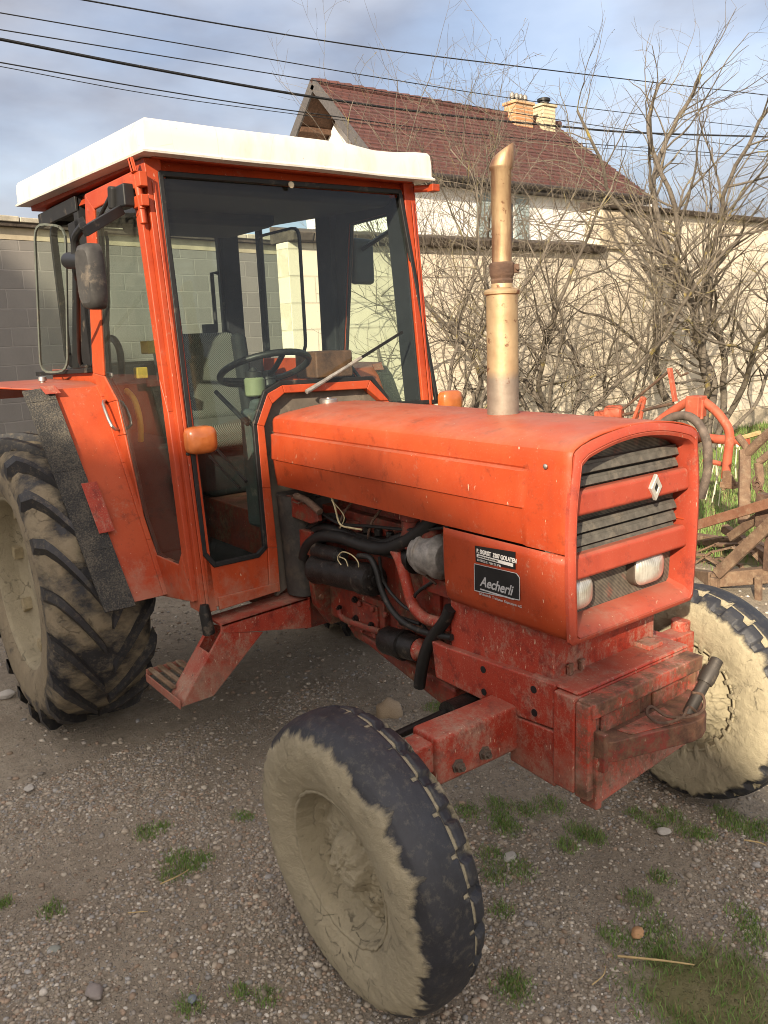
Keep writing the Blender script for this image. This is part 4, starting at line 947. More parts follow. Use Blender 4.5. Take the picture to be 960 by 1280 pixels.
for y_, z_ in ((-0.205, 0.73), (-0.215, 0.84), (-0.20, 0.95)): m.lathe([(0, 0.014), (0.012, 0.014), (0.012, 0.008)], (-1.20, y_+0.012, z_), (1, 0, 0), 6)
m.bb(-2.3, -1.34, -0.19, 0.19, 0.55, 1.0)
m.lathe([(-0.62, 0.14), (0.62, 0.14)], (-2.45, 0, 0.75), (0, 1, 0), 24)
m.build('gearbox', MAT['engine'], T, bevel=0.010)
m = MB()
for k in range(4):
    x_ = -1.02+k*0.18
    m.tube([(x_, -0.162, 1.02), (x_-0.01, -0.195, 1.03), (x_+0.03, -0.205, 1.10), (x_+0.06, -0.17, 1.16), (x_+0.06, -0.12, 1.20)], 0.0045, 6, smooth=4)
m.build('injector_pipes', MAT['rust_dark'], T)
m = MB(); m.bb(-0.92, -0.64, -0.20, -0.15, 0.985, 1.045)
for k in range(4): m.lathe([(0, 0.016), (0.025, 0.016), (0.03, 0.010)], (-0.885+k*0.07, -0.175, 1.045), (0, 0, 1), 10)
m.lathe([(-0.03, 0.045), (0.0, 0.05), (0.02, 0.05)], (-0.62, -0.175, 1.0), (1, 0, 0), 18)
m.build('injection_pump', MAT['oily'], T, bevel=0.005)
m = MB(); m.lathe([(0, 0.03), (0.01, 0.042), (0.10, 0.042), (0.105, 0.048), (0.125, 0.048), (0.13, 0.02)], (-0.60, -0.185, 1.04), (0, 0, 1), 20)
m.lathe([(0, 0.03), (0.01, 0.042), (0.10, 0.042), (0.105, 0.048), (0.125, 0.048), (0.13, 0.02)], (-0.50, -0.185, 1.06), (0, 0, 1), 20); m.build('fuel_filter', MAT['engine'], T)
for k, (x_, z_) in enumerate(((-0.96, 0.70), (-0.86, 0.70), (-0.96, 0.775), (-0.70, 0.75), (-0.54, 0.75), (-0.54, 0.95), (-0.70, 0.95), (-1.10, 0.70), (-1.10, 0.86), (-0.46, 0.70))):
    m = MB(); m.lathe([(0, 0.013), (0.010, 0.013), (0.010, 0.008), (0.016, 0.008)], (x_, -0.187 if x_ < -0.8 and x_ > -1.0 else -0.166, z_), (0, -1, 0), 6); m.build('engine_bolt', MAT['oily'], eng)
m = MB()
for pts in ([(-1.16, -0.21, 1.10), (-1.0, -0.22, 1.07), (-0.8, -0.215, 1.09), (-0.55, -0.22, 1.12), (-0.38, -0.22, 1.16)], [(-0.50, -0.19, 0.95), (-0.58, -0.21, 0.88), (-0.56, -0.20, 0.80), (-0.48, -0.20, 0.74)], [(-0.78, -0.20, 0.98), (-0.74, -0.215, 0.90), (-0.64, -0.215, 0.84), (-0.55, -0.215, 0.83)], [(-1.18, -0.2, 1.14), (-1.05, -0.19, 1.17), (-0.8, -0.19, 1.15)]): m.tube(pts, 0.006, 7, smooth=5)
m.build('wiring_loom', MAT['hose'], T)
m = MB()      # sloping sump guard
m.hexa([(-0.98, -0.16, 0.60), (-0.40, -0.19, 0.50), (-0.40, 0.19, 0.50), (-0.98, 0.16, 0.60), (-0.98, -0.165, 0.625), (-0.40, -0.195, 0.60), (-0.40, 0.195, 0.60), (-0.98, 0.165, 0.625)])
m.build('sump', MAT['engine'], T, bevel=0.012)
ye = -0.235
m = MB()      # starter motor with solenoid
a0, a1 = SY(ye, 396, 710), SY(ye, 469, 726)
d_ = (a1-a0)
m.lathe([(0, 0.035), (0.01, 0.062), (0.02, 0.062), (0.05, 0.055), (d_.length*0.80, 0.055), (d_.length*0.81, 0.059), (d_.length*0.86, 0.059), (d_.length*0.99, 0.056), (d_.length, 0.045), (d_.length, 0.02), (d_.length+0.008, 0.018)], a0, d_, 26)
s0, s1 = SY(ye, 395, 690), SY(ye, 425, 697)
m.lathe([(0, 0.026), (0.006, 0.032), ((s1-s0).length, 0.032), ((s1-s0).length+0.004, 0.022), ((s1-s0).length+0.03, 0.018)], s0+Vector((0, 0.0, 0.005)), s1-s0, 20)
for k in range(5):
    t = k*1.256; m.lathe([(0, 0.007), (0.01, 0.007)], a1+Vector((0.002, 0.035*math.cos(t), 0.035*math.sin(t))), d_, 6)
st = m.build('starter_motor', MAT['oily'], T)
m = MB(); pw = [SY(ye-0.03, *q) for q in ((424, 696), (432, 700), (437, 712), (446, 716), (448, 704), (440, 694), (428, 690), (422, 698), (428, 708), (438, 718))]
m.tube(pw, 0.0022, 6, smooth=6); pw = [SY(ye-0.02, *q) for q in ((410, 610), (418, 632), (425, 655), (440, 660), (452, 662))]
m.tube(pw, 0.0035, 6, smooth=6); pw = [SY(ye-0.0, *q) for q in ((414, 625), (430, 645), (425, 660))]; m.tube(pw, 0.002, 6, smooth=6)
m.build('starter_wire', MAT['wire'], T)
def tube_part(name, pts, r, mat, y=-0.22, n=12, par=T):
    m = MB(); m.tube([SY(y if len(q) == 2 else q[2], q[0], q[1]) for q in pts], r, n, smooth=6); return m.build(name, mat, par)
tube_part('heater_hose', [(380, 697), (386, 681), (402, 671), (425, 672), (452, 681), (480, 686), (505, 678), (528, 662), (552, 640)], 0.0235, MAT['hose'], -0.215)
tube_part('heater_hose', [(384, 676), (400, 660), (425, 664), (470, 680), (500, 672), (530, 655)], 0.018, MAT['hose'], -0.19)
tube_part('heater_hose', [(384, 662), (410, 645), (430, 650)], 0.012, MAT['hose'], -0.19)
tube_part('battery_cable', [(448, 695), (462, 697), (470, 712), (476, 735), (488, 760), (505, 778), (530, 790), (565, 797)], 0.0105, MAT['hose'], -0.235)
tube_part('battery_cable', [(470, 730), (490, 765), (510, 775), (525, 780)], 0.007, MAT['hose'], -0.21)
tube_part('oil_pipe', [(492, 685), (500, 700), (508, 728), (516, 756), (530, 772), (548, 778), (560, 782)], 0.0195, MAT['dusty'], -0.215)
tube_part('oil_pipe', [(424, 762), (428, 772), (445, 780), (475, 790)], 0.012, MAT['engine'], -0.20)
tube_part('oil_pipe', [(505, 698), (522, 712), (545, 730)], 0.004, MAT['rust_dark'], -0.205)
tube_part('drain_hose', [(563, 760), (556, 776), (540, 798), (530, 822), (524, 858)], 0.0205, MAT['hose'], -0.235)
m = MB()      # oil filter
a0, a1 = SY(-0.215, 481, 799), SY(-0.215, 524, 812)
m.lathe([(0, 0.03), (0.006, 0.046), (0.02, 0.05), (0.1, 0.05), (0.102, 0.054), (0.118, 0.054), (0.12, 0.046), ((a1-a0).length, 0.042)], a0, a1-a0, 26)
m.build('oil_filter', MAT['oily'], T)
m = MB(); m.lathe([(0, 0.02), (0.0, 0.036), (0.02, 0.040), (0.03, 0.028), (0.05, 0.02)], SY(-0.215, 520, 811), a1-a0, 18); m.build('filter_base', MAT['dusty'], T)
m = MB()      # alternator
a0, a1 = SY(-0.20, 524, 690), SY(-0.20, 556, 697)
m.lathe([(0, 0.05), (0.004, 0.058), (0.03, 0.062), (0.032, 0.070), (0.045, 0.071), (0.047, 0.064), (0.10, 0.066), (0.102, 0.073), (0.12, 0.073), (0.14, 0.05)], a0, a1-a0, 30)
for k in range(8): m.box(a0+Vector((0.02, 0.05*math.cos(k*.785), 0.05*math.sin(k*.785))), (0.03, 0.012, 0.012))
m.build('alternator', MAT['alu'], T, bevel=0.002)
m = MB(); m.bb(-0.56, -0.37, -0.19, -0.16, 0.905, 0.960); m.bb(-0.42, -0.37, -0.2, -0.1, 0.80, 0.86); m.build('engine_bracket', MAT['engine'], T, bevel=0.006)
m = MB(); m.prism([SY(-0.24, *q) for q in ((357, 619), (372, 624), (396, 640), (398, 652), (388, 655), (358, 644))], (0, 0.02, 0)); m.build('heat_shield', MAT['engine'], T, bevel=0.004)
m = MB(); m.tube([SY(-0.25, *q) for q in ((370, 620), (384, 626), (400, 640))], 0.014, 10, smooth=3); m.tube([SY(-0.255, *q) for q in ((364, 620), (372, 617), (378, 622), (374, 629), (366, 627))], 0.0025, 6, smooth=4); m.build('throttle_link', MAT['rust_dark'], T)
# grey dusty firewall duct beside the engine
m = MB()
duct = []
for z_ in (0.715, 0.74, 0.80, 0.95, 1.06, 1.13):
    f_ = (z_-0.64)/0.49
    duct.append([(-1.345-0.015*f_+(0.072+0.020*f_)*math.cos(t), -0.185+(0.060+0.012*f_)*math.sin(t), z_) for t in [math.pi*2*k/28 for k in range(28)]])
m.loops(duct); m.add(duct[-1], [tuple(range(28))]); m.add(duct[0], [tuple(range(28))])
m.build('air_duct', plain('dusty_dark_duct', (0.040, 0.036, 0.032, 1), 0.75, var=0.45, vs=6, dirt=0.45, dcol=(0.10, 0.082, 0.06, 1), bump=0.006, bs=30), T, ang=60)

# ---- cab
def cabx(z): return -1.365-(z-0.72)*0.094        # front plane of the cab leans back towards the top
CN = Vector((1, 0, 0.094)).normalized()
def FC(u, v, off=0.0): return on_plane(u, v, Vector((cabx(1.0)+off, 0, 1.0)), CN)
F0 = CN*0.001
m = MB()
for s in (-1, 1):
    # front pillar
    m.hexa([(cabx(0.72)-0.11, s*0.630, 0.72), (cabx(0.72), s*0.630, 0.72), (cabx(0.72), s*0.566, 0.72), (cabx(0.72)-0.11, s*0.566, 0.72),
            (cabx(2.40)-0.13, s*0.625, 2.40), (cabx(2.40), s*0.625, 2.40), (cabx(2.40), s*0.562, 2.40), (cabx(2.40)-0.13, s*0.562, 2.40)])
    # raised bead along the pillar edge
    m.hexa([(cabx(0.73), s*0.612, 0.73), (cabx(0.73)+0.008, s*0.612, 0.73), (cabx(0.73)+0.008, s*0.598, 0.73), (cabx(0.73), s*0.598, 0.73),
            (cabx(2.32), s*0.607, 2.32), (cabx(2.32)+0.008, s*0.607, 2.32), (cabx(2.32)+0.008, s*0.593, 2.32), (cabx(2.32), s*0.593, 2.32)])
    # side top rail, slightly rising to the rear
    m.hexa([(-3.02, s*0.590, 2.370), (-1.56, s*0.590, 2.340), (-1.56, s*0.530, 2.340), (-3.02, s*0.530, 2.370),
            (-3.02, s*0.545, 2.445), (-1.56, s*0.545, 2.415), (-1.56, s*0.500, 2.415), (-3.02, s*0.500, 2.445)])
    # side sill behind the door, rear posts, B posts
    m.bb(-3.02, -2.33, s*0.625, s*0.58, 1.545, 1.635)
m.hexa([(cabx(2.35)-0.004, -0.562, 2.35), (cabx(2.35)-0.004, 0.562, 2.35), (cabx(2.35)-0.06, 0.562, 2.35), (cabx(2.35)-0.06, -0.562, 2.35),
        (cabx(2.42)-0.045, -0.562, 2.42), (cabx(2.42)-0.045, 0.562, 2.42), (cabx(2.42)-0.09, 0.562, 2.42), (cabx(2.42)-0.09, -0.562, 2.42)])
m.bb(-3.03, -2.98, -0.54, 0.54, 2.375, 2.42); m.bb(-3.03, -2.98, -0.54, 0.54, 1.50, 1.62)
cab = m.build('cab_frame', MAT['cab'], T, bevel=0.006)
for s in (-1, 1):
    if s < 0:
        m = MB(); m.bb(-2.46, -2.40, s*0.60, s*0.55, 1.55, 2.40); m.build('side_post', MAT['interior'], cab, bevel=0.006)
    m = MB(); m.hexa([(cabx(0.80)-0.118, s*0.557, 0.80), (cabx(0.80)-0.016, s*0.557, 0.80), (cabx(0.80)-0.016, s*0.5675, 0.80), (cabx(0.80)-0.118, s*0.5675, 0.80),
            (cabx(2.36)-0.135, s*0.553, 2.36), (cabx(2.36)-0.016, s*0.553, 2.36), (cabx(2.36)-0.016, s*0.5635, 2.36), (cabx(2.36)-0.135, s*0.5635, 2.36)]); m.build('pillar_trim', MAT['interior'], cab, bevel=0.002)
# roof underside and recessed red header
m = MB()
m.hexa([(-3.12, -0.60, 2.432), (-1.50, -0.60, 2.395), (-1.50, 0.60, 2.395), (-3.12, 0.60, 2.432), (-3.12, -0.60, 2.475), (-1.50, -0.60, 2.435), (-1.50, 0.60, 2.435), (-3.12, 0.60, 2.475)])
m.build('roof_underside', MAT['cab'], cab, bevel=0.004)
# roof cap: white tray with drip edge
def rz(x): return (-1.44-x)*0.034
def rl(e, dz, fx=0):
    pts = []
    n = 9
    x0, x1 = -3.16-e*0.6, -1.435+e
    for i in range(n+1): pts.append((x0+(x1-x0)*i/n, -0.652-e, 0))
    for i in range(1, n+1): pts.append((x1, -0.652-e+(1.304+2*e)*i/n, 0))
    for i in range(1, n+1): pts.append((x1+(x0-x1)*i/n, 0.652+e, 0))
    for i in range(1, n): pts.append((x0, 0.652+e-(1.304+2*e)*i/n, 0))
    out_ = []
    for x, y, z in pts:
        wob = 0.0013*math.sin(y*9+1.0)+0.001*math.sin(x*5)
        # dent pressed into the front-left corner
        dent = math.exp(-((y-0.42)/0.09)**2)*max(0, 1-(x1-x)/0.15) if x > -1.6 else 0
        out_.append((x+wob-dent*0.018*(1 if dz > 2.46 else 0.3), y+wob*0.5, dz+rz(x)+wob*0.6-(dent*0.018 if dz > 2.50 else 0)))
    return out_
m = MB()
L_ = [rl(-0.06, 2.398), rl(0.010, 2.398), rl(0.012, 2.405), rl(0.0, 2.414), rl(0.0, 2.46), rl(-0.004, 2.500), rl(-0.012, 2.512), rl(-0.05, 2.520), rl(-0.25, 2.532), rl(-0.5, 2.538)]
m.loops(L_); m.add(L_[-1], [tuple(range(len(L_[-1])))])
roof = m.build('roof', MAT['white_roof'], T, ang=32)
m = MB(); m.bb(-1.47, -1.425, 0.648, 0.690, 2.355, 2.385); m.tube([(-1.50, 0.60, 2.37), (-1.45, 0.69, 2.372)], 0.016, 10); m.build('roof_hook', MAT['cab'], roof, bevel=0.003)

# windscreen: one pane cut round the bonnet arch
arch_out = [(334, 684), (327, 610), (320.5, 531), (333.5, 492), (352, 481.5), (462, 475), (486, 501)]
arch_in = [(346, 684), (338, 610), (330, 533), (340, 505), (355, 491.5), (458, 486), (475, 501)]
def offs(p, k): return p+CN*k
glass_pts = [(200, 217), (499, 240), (546, 502), (489, 505), (464, 473), (350, 479), (331, 491), (318, 531), (331, 684), (322, 694), (268, 706), (255, 692)]
m = MB(); m.prism([FC(u, v, -0.012) for u, v in glass_pts], -CN*0.005)
m.build('windscreen', MAT['glass'], cab, smooth=False)
m = MB()
def ribbon(mb, pts2, wd, th, off, closed=True, fn=FC):
    P_ = [fn(u, v, off) for u, v in pts2]
    n = len(P_)
    for i in range(n if closed else n-1):
        a_, b_ = P_[i], P_[(i+1) % n]; d = (b_-a_).normalized()*wd*0.3
        mb.bar(a_-d, b_+d, wd, th, up=CN if fn is FC else (0, 1, 0))
ribbon(m, glass_pts, 0.020, 0.018, -0.004)
m.build('windscreen_seal', MAT['rubber_seal'], cab, bevel=0.004)
# red arch band round the bonnet, and its continuation down to the sill
m = MB()
ao = [FC(*p) for p in arch_out]; ai = [FC(*p) for p in arch_in]
for i in range(len(ao)-1):
    q = [ao[i], ao[i+1], ai[i+1], ai[i]]
    m.hexa([p-CN*0.03 for p in q]+[p+CN*0.006 for p in q])
pz = FC(334, 684); y_r = ao[-1].y
lowL = [FC(334, 684), FC(337, 742), FC(350, 739), FC(346, 684)]
m.hexa([p-CN*0.03 for p in lowL]+[p+CN*0.006 for p in lowL])
m.hexa([Vector((cabx(z_)-dx_, y_, z_)) for dx_ in (0.03, -0.006) for y_, z_ in ((y_r-0.04, 0.72), (y_r, 0.72), (y_r, ao[-1].z), (y_r-0.04, ao[-1].z))])
# corner panels under the glass
for pts in ([(262, 761), (337, 741.5), (334, 683), (322, 696), (268, 709), (256, 694)],):
    m.prism([FC(u, v) for u, v in pts], -CN*0.03)
m.hexa([Vector((cabx(z_)-dx_, y_, z_)) for dx_ in (0.03, 0.0) for y_, z_ in ((y_r, 0.72), (0.57, 0.72), (0.57, 0.95), (y_r, 0.90))])
m.prism([FC(u, v, 0.010) for u, v in ((273, 747), (349, 728), (349, 739), (275, 763))], -CN*0.012)
m.build('front_panel', MAT['cab'], cab, bevel=0.004)
m = MB()       # dusty bulkhead behind the arch
m.prism([FC(u, v, -0.035) for u, v in ((346, 745), (332, 600), (329, 533), (340, 504), (355, 490), (458, 485), (477, 503), (480, 640))], -CN*0.02)
m.build('bulkhead', plain('dusty_bulkhead', (0.115, 0.095, 0.075, 1), 0.85, var=0.3, vs=8, dirt=0.3), cab, smooth=False)
# wiper
m = MB(); a_, b_ = FC(383, 490, 0.03), FC(503, 415, 0.02)
m.tube([a_, a_+(b_-a_)*0.5], [0.010, 0.006], 8); m.tube([a_+(b_-a_)*0.42, a_+(b_-a_)*0.55], 0.008, 8)
wi = m.build('wiper', MAT['alu'], cab)
m = MB(); m.bar(a_+(b_-a_)*0.5, b_, 0.006, 0.012); m.build('wiper_blade', MAT['black'], wi)
# bird dropping on the top seal
m = MB(); p = FC(364, 231, 0.012); m.lathe([(0, 0.014), (0.004, 0.012), (0.006, 0.004)], p, CN, 9); m.build('seal_patch', plain('patch_putty', (0.5, 0.45, 0.33, 1), 0.9), cab)

# ---- doors (near one traced, far one mirrored)
dy = -0.634
door_out = [(110, 243), (172, 213), (181, 262), (246, 752), (206, 744), (148, 545), (133, 505), (120, 466)]
gl_out = [(122, 262), (170, 237), (203, 470), (231, 690), (227, 705), (214, 703), (199, 693), (183, 647), (160, 543), (150, 500), (134, 470)]
def door_geom(sgn, name):
    def P3(uv, y=dy): 
        p = SY(y, *uv); return Vector((p.x, p.y*sgn*-1 if sgn > 0 else p.y, p.z))
    m = MB()
    O = [P3(p) for p in door_out]; G = [P3(p) for p in gl_out]
    # frame as strips: pair each side
    def strip(seq_o, seq_g):
        for i in range(len(seq_o)-1):
            q = [seq_o[i], seq_o[i+1], seq_g[i+1], seq_g[i]]
            m.hexa([p-Vector((0, 0.016*(-sgn), 0)) for p in q]+[p+Vector((0, 0.010*(-sgn), 0)) for p in q])
    strip([O[0], O[1]], [G[0], G[1]])                       # top
    strip([O[1], O[2], (O[2]+O[3])/2, O[3]], [G[1], G[1]+(G[2]-G[1])*0.15, G[2], G[3]])     # front stile
    strip([O[3], O[3]*0.62+O[4]*0.38, O[4]], [G[3], G[4], G[6]])     # bottom
    strip([O[4], O[4]*0.5+O[5]*0.5, O[5]], [G[6], G[7], G[8]])
    strip([O[5], O[6]], [G[8], G[9]]); strip([O[6], O[7]], [G[9], G[10]]); strip([O[7], O[0]], [G[10], G[0]])
    d = m.build('door', MAT['cab'], T, bevel=0.005)
    m = MB()
    for so, sg_ in (([O[7], O[0]], [G[10], G[0]]), ([O[6], O[7]], [G[9], G[10]]), ([O[0], O[1]], [G[0], G[1]]), ([O[1], O[2], (O[2]+O[3])/2, O[3]], [G[1], G[1]+(G[2]-G[1])*0.15, G[2], G[3]])):
        for i in range(len(so)-1):
            q = [so[i], so[i+1], sg_[i+1], sg_[i]]
            m.hexa([p-Vector((0, 0.022*sgn, 0)) for p in q]+[p-Vector((0, 0.0165*sgn, 0)) for p in q])
    m.build('door_trim', MAT['interior'], d)
    m = MB(); m.prism([p+Vector((0, 0.004*(-sgn)*-1, 0)) for p in G], Vector((0, 0.005*sgn, 0)) )
    m.build('door_glass', MAT['glass_low'], d, smooth=False)
    m = MB()
    for i in range(len(G)):
        a_, b_ = G[i], G[(i+1) % len(G)]; e = (b_-a_).normalized()*0.006
        m.bar(a_-e, b_+e, 0.018, 0.016, up=(0, 1, 0))
    m.build('door_seal', MAT['rubber_seal'], d, bevel=0.003)
    return d
door = door_geom(-1, 'door'); far_door = door_geom(1, 'door')
m = MB(); hp = [SY(dy-0.011, 134, 503), SY(dy-0.045, 128, 506), SY(dy-0.045, 139, 532), SY(dy-0.045, 148, 537), SY(dy-0.011, 146, 538)]
m.tube([SY(dy-0.008, 133, 501), SY(dy-0.05, 129, 505), SY(dy-0.05, 140, 533), SY(dy-0.008, 150, 537)], 0.0075, 10, smooth=3)
m.build('door_handle', MAT['steel'], door)
m = MB()
for (u0, v0), (u1, v1) in (((170, 215), (180, 280)), ((172, 232), (178, 262))):
    m.tube([SY(dy-0.02, u0, v0), SY(dy-0.02, u1, v1)], 0.013, 10)
m.box(SY(dy-0.015, 173, 226), (0.10, 0.03, 0.05)); m.box(SY(dy-0.015, 176, 252), (0.09, 0.03, 0.04))
m.tube([SY(dy-0.03, 163, 198), SY(dy-0.03, 168, 216)], 0.012, 10)
m.build('door_hinge', MAT['cab'], door, bevel=0.004)
# ---- mirror on its arm
m = MB()
m.box(SY(-0.68, 156, 246), (0.095, 0.045, 0.080)); m.tube([SY(-0.70, 142, 233), SY(-0.70, 143, 262)], 0.022, 12)
ma = m.build('mirror_bracket', MAT['black'], T, bevel=0.008)
m = MB()
arm = [SY(-0.70, 152, 262), SY(-0.78, 130, 275), SY(-0.86, 105, 290)]
m.bar(arm[0], arm[2], 0.022, 0.034); m.tube([SY(-0.70, 143, 235), SY(-0.72, 120, 280)], 0.008, 8)
m.tube([arm[2]+Vector((0, 0, 0.02)), SY(-0.86, 95, 296), SY(-0.86, 94, 312), SY(-0.86, 95, 335), SY(-0.84, 97, 347)], 0.016, 10, smooth=4)
m.tube([SY(-0.86, 86, 326), SY(-0.86, 108, 327)], 0.030, 14)
m.tube([SY(-0.80, 97, 345), SY(-0.74, 98, 400), SY(-0.66, 100, 452), SY(-0.64, 110, 458)], 0.010, 8, smooth=3)
m.build('mirror_arm', MAT['black'], ma, bevel=0.003)
mc = SY(-0.86, 115, 346)
m = MB(); mw, mh = 0.052, 0.112
def ml(k, o_):
    pts = []
    for i in range(24):
        t = 2*math.pi*i/24; c_, s_ = math.cos(t), math.sin(t)
        px = mw*k*math.copysign(abs(c_)**0.5, c_); pz_ = mh*k*math.copysign(abs(s_)**0.5, s_)
        pts.append(mc+Vector((0.975*px+0.22*o_, 0.22*px-0.975*o_, pz_)))
    return pts
lp = [ml(0.80, 0.035), ml(0.95, 0.026), ml(1.0, 0.008), ml(1.0, -0.022), ml(0.96, -0.024)]
m.loops(lp); m.add(lp[0], [tuple(range(24))])
mh_ = m.build('mirror_shell', plain('mirror_grey_plastic', (0.040, 0.038, 0.036, 1), 0.6, var=0.35, vs=25, dirt=0.3), ma, ang=50)
m = MB(); m.add(lp[-1], [tuple(range(24))]); m.build('mirror_glass', plain('mirror_silver', (0.8, 0.8, 0.8, 1), 0.05, 1.0, var=0.02), mh_)
# far mirror seen through the windscreen
m = MB(); mc2 = SY(0.86, 452, 327)
m.box(mc2, (0.05, 0.17, 0.24), Matrix.Rotation(0.25, 3, 'Z')); fm = m.build('mirror_shell', MAT['black'], T, bevel=0.02)
m = MB(); m.tube([mc2+Vector((0, 0, 0.06)), SY(0.75, 490, 287), SY(0.64, 507, 272)], 0.013, 8); m.build('mirror_arm', MAT['black'], fm)

# ---- rear side window swung open, frames
def quad_pane(name, pts, par, seal=0.016):
    m = MB(); nn = (pts[1]-pts[0]).cross(pts[2]-pts[0]).normalized()
    ctr = sum(pts, Vector())/len(pts)
    # rounded corners
    R_ = []
    n = len(pts)
    for i in range(n):
        p, a_, b_ = pts[i], pts[i-1], pts[(i+1) % n]
        r = 0.07
        p0 = p+(a_-p).normalized()*r; p1 = p+(b_-p).normalized()*r
        for k in range(5):
            t = k/4; R_.append(p0*(1-t)**2+p*2*t*(1-t)+p1*t*t)
    m.prism(R_, nn*0.005); g = m.build(name, MAT['glass'], par, smooth=False)
    m = MB()
    for i in range(len(R_)):
        a_, b_ = R_[i], R_[(i+1) % len(R_)]; e = (b_-a_).normalized()*0.003
        m.bar(a_-e, b_+e, seal, seal, up=nn)
    m.build('window_seal', plain('window_edge', (0.09, 0.10, 0.085, 1), 0.5, dirt=0.2) if seal < 0.014 else MAT['rubber_seal'], g)
    return g
quad_pane('rear_side_window', [SY(-0.74, 43, 279), SY(-0.66, 82, 283), SY(-0.66, 85, 464), SY(-0.74, 51, 466)], cab, 0.009)
m = MB()
m.bb(-3.0, -2.40, -0.605, -0.585, 2.335, 2.40)
m.prism([SY(-0.60, *q) for q in ((84, 280), (103, 270), (110, 285), (114, 458), (90, 462), (90, 320))], (0, 0.03, 0))
m.bar(SY(-0.64, 48, 467), SY(-0.64, 112, 463), 0.03, 0.022)
m.build('window_frame', MAT['rubber_seal'], cab, bevel=0.004)
# far side panes, rear window with dark posts
quad_pane('rear_side_window', [Vector((-2.95, 0.60, 2.33)), Vector((-2.48, 0.60, 2.33)), Vector((-2.48, 0.60, 1.66)), Vector((-2.95, 0.60, 1.66))], cab, 0.014)
m = MB()
for y0_, y1_ in ((0.36, 0.47), (0.612, 0.632)): m.bb(-3.0, -2.93, y0_, y1_, 1.55, 2.40)
m.bb(-3.0, -2.94, -0.56, 0.60, 2.365, 2.42); m.bb(-3.0, -2.94, -0.56, 0.60, 1.50, 1.64)
m.bb(-2.30, -2.16, 0.585, 0.64, 1.50, 2.40)
m.build('rear_posts', MAT['interior'], cab, bevel=0.02)
quad_pane('rear_window', [Vector((-2.965, -0.55, 2.365)), Vector((-2.965, 0.36, 2.365)), Vector((-2.965, 0.36, 1.64)), Vector((-2.965, -0.55, 1.64))], cab, 0.03)
m = MB(); m.hexa([(-2.95, -0.56, 2.365), (-1.60, -0.55, 2.305), (-1.60, 0.55, 2.305), (-2.95, 0.56, 2.365), (-2.95, -0.57, 2.44), (-1.56, -0.57, 2.40), (-1.56, 0.57, 2.40), (-2.95, 0.57, 2.44)])
m.bb(-2.7, -2.2, -0.3, 0.30, 2.28, 2.36)
m.build('headliner', MAT['interior'], cab, bevel=0.03)
m = MB(); m.tube([Vector((-2.90, 0.31, 2.12)), Vector((-2.90, 0.27, 2.12)), Vector((-2.90, 0.27, 1.80)), Vector((-2.90, 0.24, 1.78))], 0.012, 8); m.box((-2.90, 0.23, 1.80), (0.05, 0.07, 0.08)); m.build('rear_wiper', MAT['black'], cab, bevel=0.008)

# ---- cab interior: seat, wheel, console
def seat_mat():
    q = M('seat_fabric', 0.9)
    wv = q.n('ShaderNodeTexWave', wave_type='BANDS', bands_direction='DIAGONAL'); wv.inputs['Scale'].default_value = 60; wv.inputs['Distortion'].default_value = 0.6; q.l(q.coord(), wv.inputs['Vector'])
    q.color(q.mix(wv.outputs['Fac'], (0.035, 0.035, 0.033, 1), (0.16, 0.155, 0.135, 1))); q.bump(wv.outputs['Fac'], 0.003, 0.5); return q.m
MAT['seat'] = seat_mat()
m = MB(); m.box((-2.30, -0.02, 1.30), (0.48, 0.46, 0.12)); seat = m.build('seat', MAT['seat'], T, bevel=0.05, seg=4)
m = MB(); m.box((-2.52, -0.02, 1.56), (0.12, 0.44, 0.46), Matrix.Rotation(-0.16, 3, 'Y')); m.build('seat_back', MAT['seat'], seat, bevel=0.05, seg=4)
m = MB(); 
for s in (-1, 1): m.box((-2.47, -0.02+s*0.205, 1.55), (0.14, 0.07, 0.46), Matrix.Rotation(-0.16, 3, 'Y'))
m.bb(-2.45, -2.15, -0.2, 0.16, 1.0, 1.25)
m.build('seat_bolster', MAT['interior'], seat, bevel=0.03, seg=3)
m = MB(); wc = Vector((-1.86, -0.01, 1.615)); wn_ = Vector((-0.36, 0, 0.93)).normalized()
u_ = Vector((0, 1, 0)); v_ = wn_.cross(u_)
m.tube([wc+(u_*math.cos(t)+v_*math.sin(t))*0.205 for t in [2*math.pi*k/40 for k in range(41)]], 0.015, 10)
for t in (0.4, 2.5, 4.7): m.tube([wc-wn_*0.05, wc-wn_*0.03+(u_*math.cos(t)+v_*math.sin(t))*0.1, wc+(u_*math.cos(t)+v_*math.sin(t))*0.2], 0.012, 8)
m.tube([wc-wn_*0.04, wc-wn_*0.45], 0.035, 14); m.lathe([(-0.06, 0.04), (-0.02, 0.04), (-0.015, 0.02)], wc, wn_, 18)
m.build('steering_wheel', MAT['black'], T)
m = MB(); m.bb(-1.70, -1.47, -0.24, 0.24, 0.95, 1.46); m.hexa([(-1.75, -0.22, 1.2), (-1.5, -0.22, 1.2), (-1.5, 0.22, 1.2), (-1.75, 0.22, 1.2), (-1.68, -0.20, 1.50), (-1.5, -0.20, 1.50), (-1.5, 0.20, 1.50), (-1.68, 0.20, 1.50)])
m.build('dashboard', plain('dashboard_plastic', (0.045, 0.055, 0.055, 1), 0.6, dirt=0.3), T, bevel=0.02)
m = MB(); p = SY(-0.16, 318, 480)
m.lathe([(-0.05, 0.040), (-0.045, 0.045), (0.02, 0.045), (0.028, 0.036), (0.03, 0.034)], p, (0, 0, 1), 20); r_ = m.build('fluid_bottle', plain('green_bottle', (0.15, 0.17, 0.10, 1), 0.4, var=0.1), T)
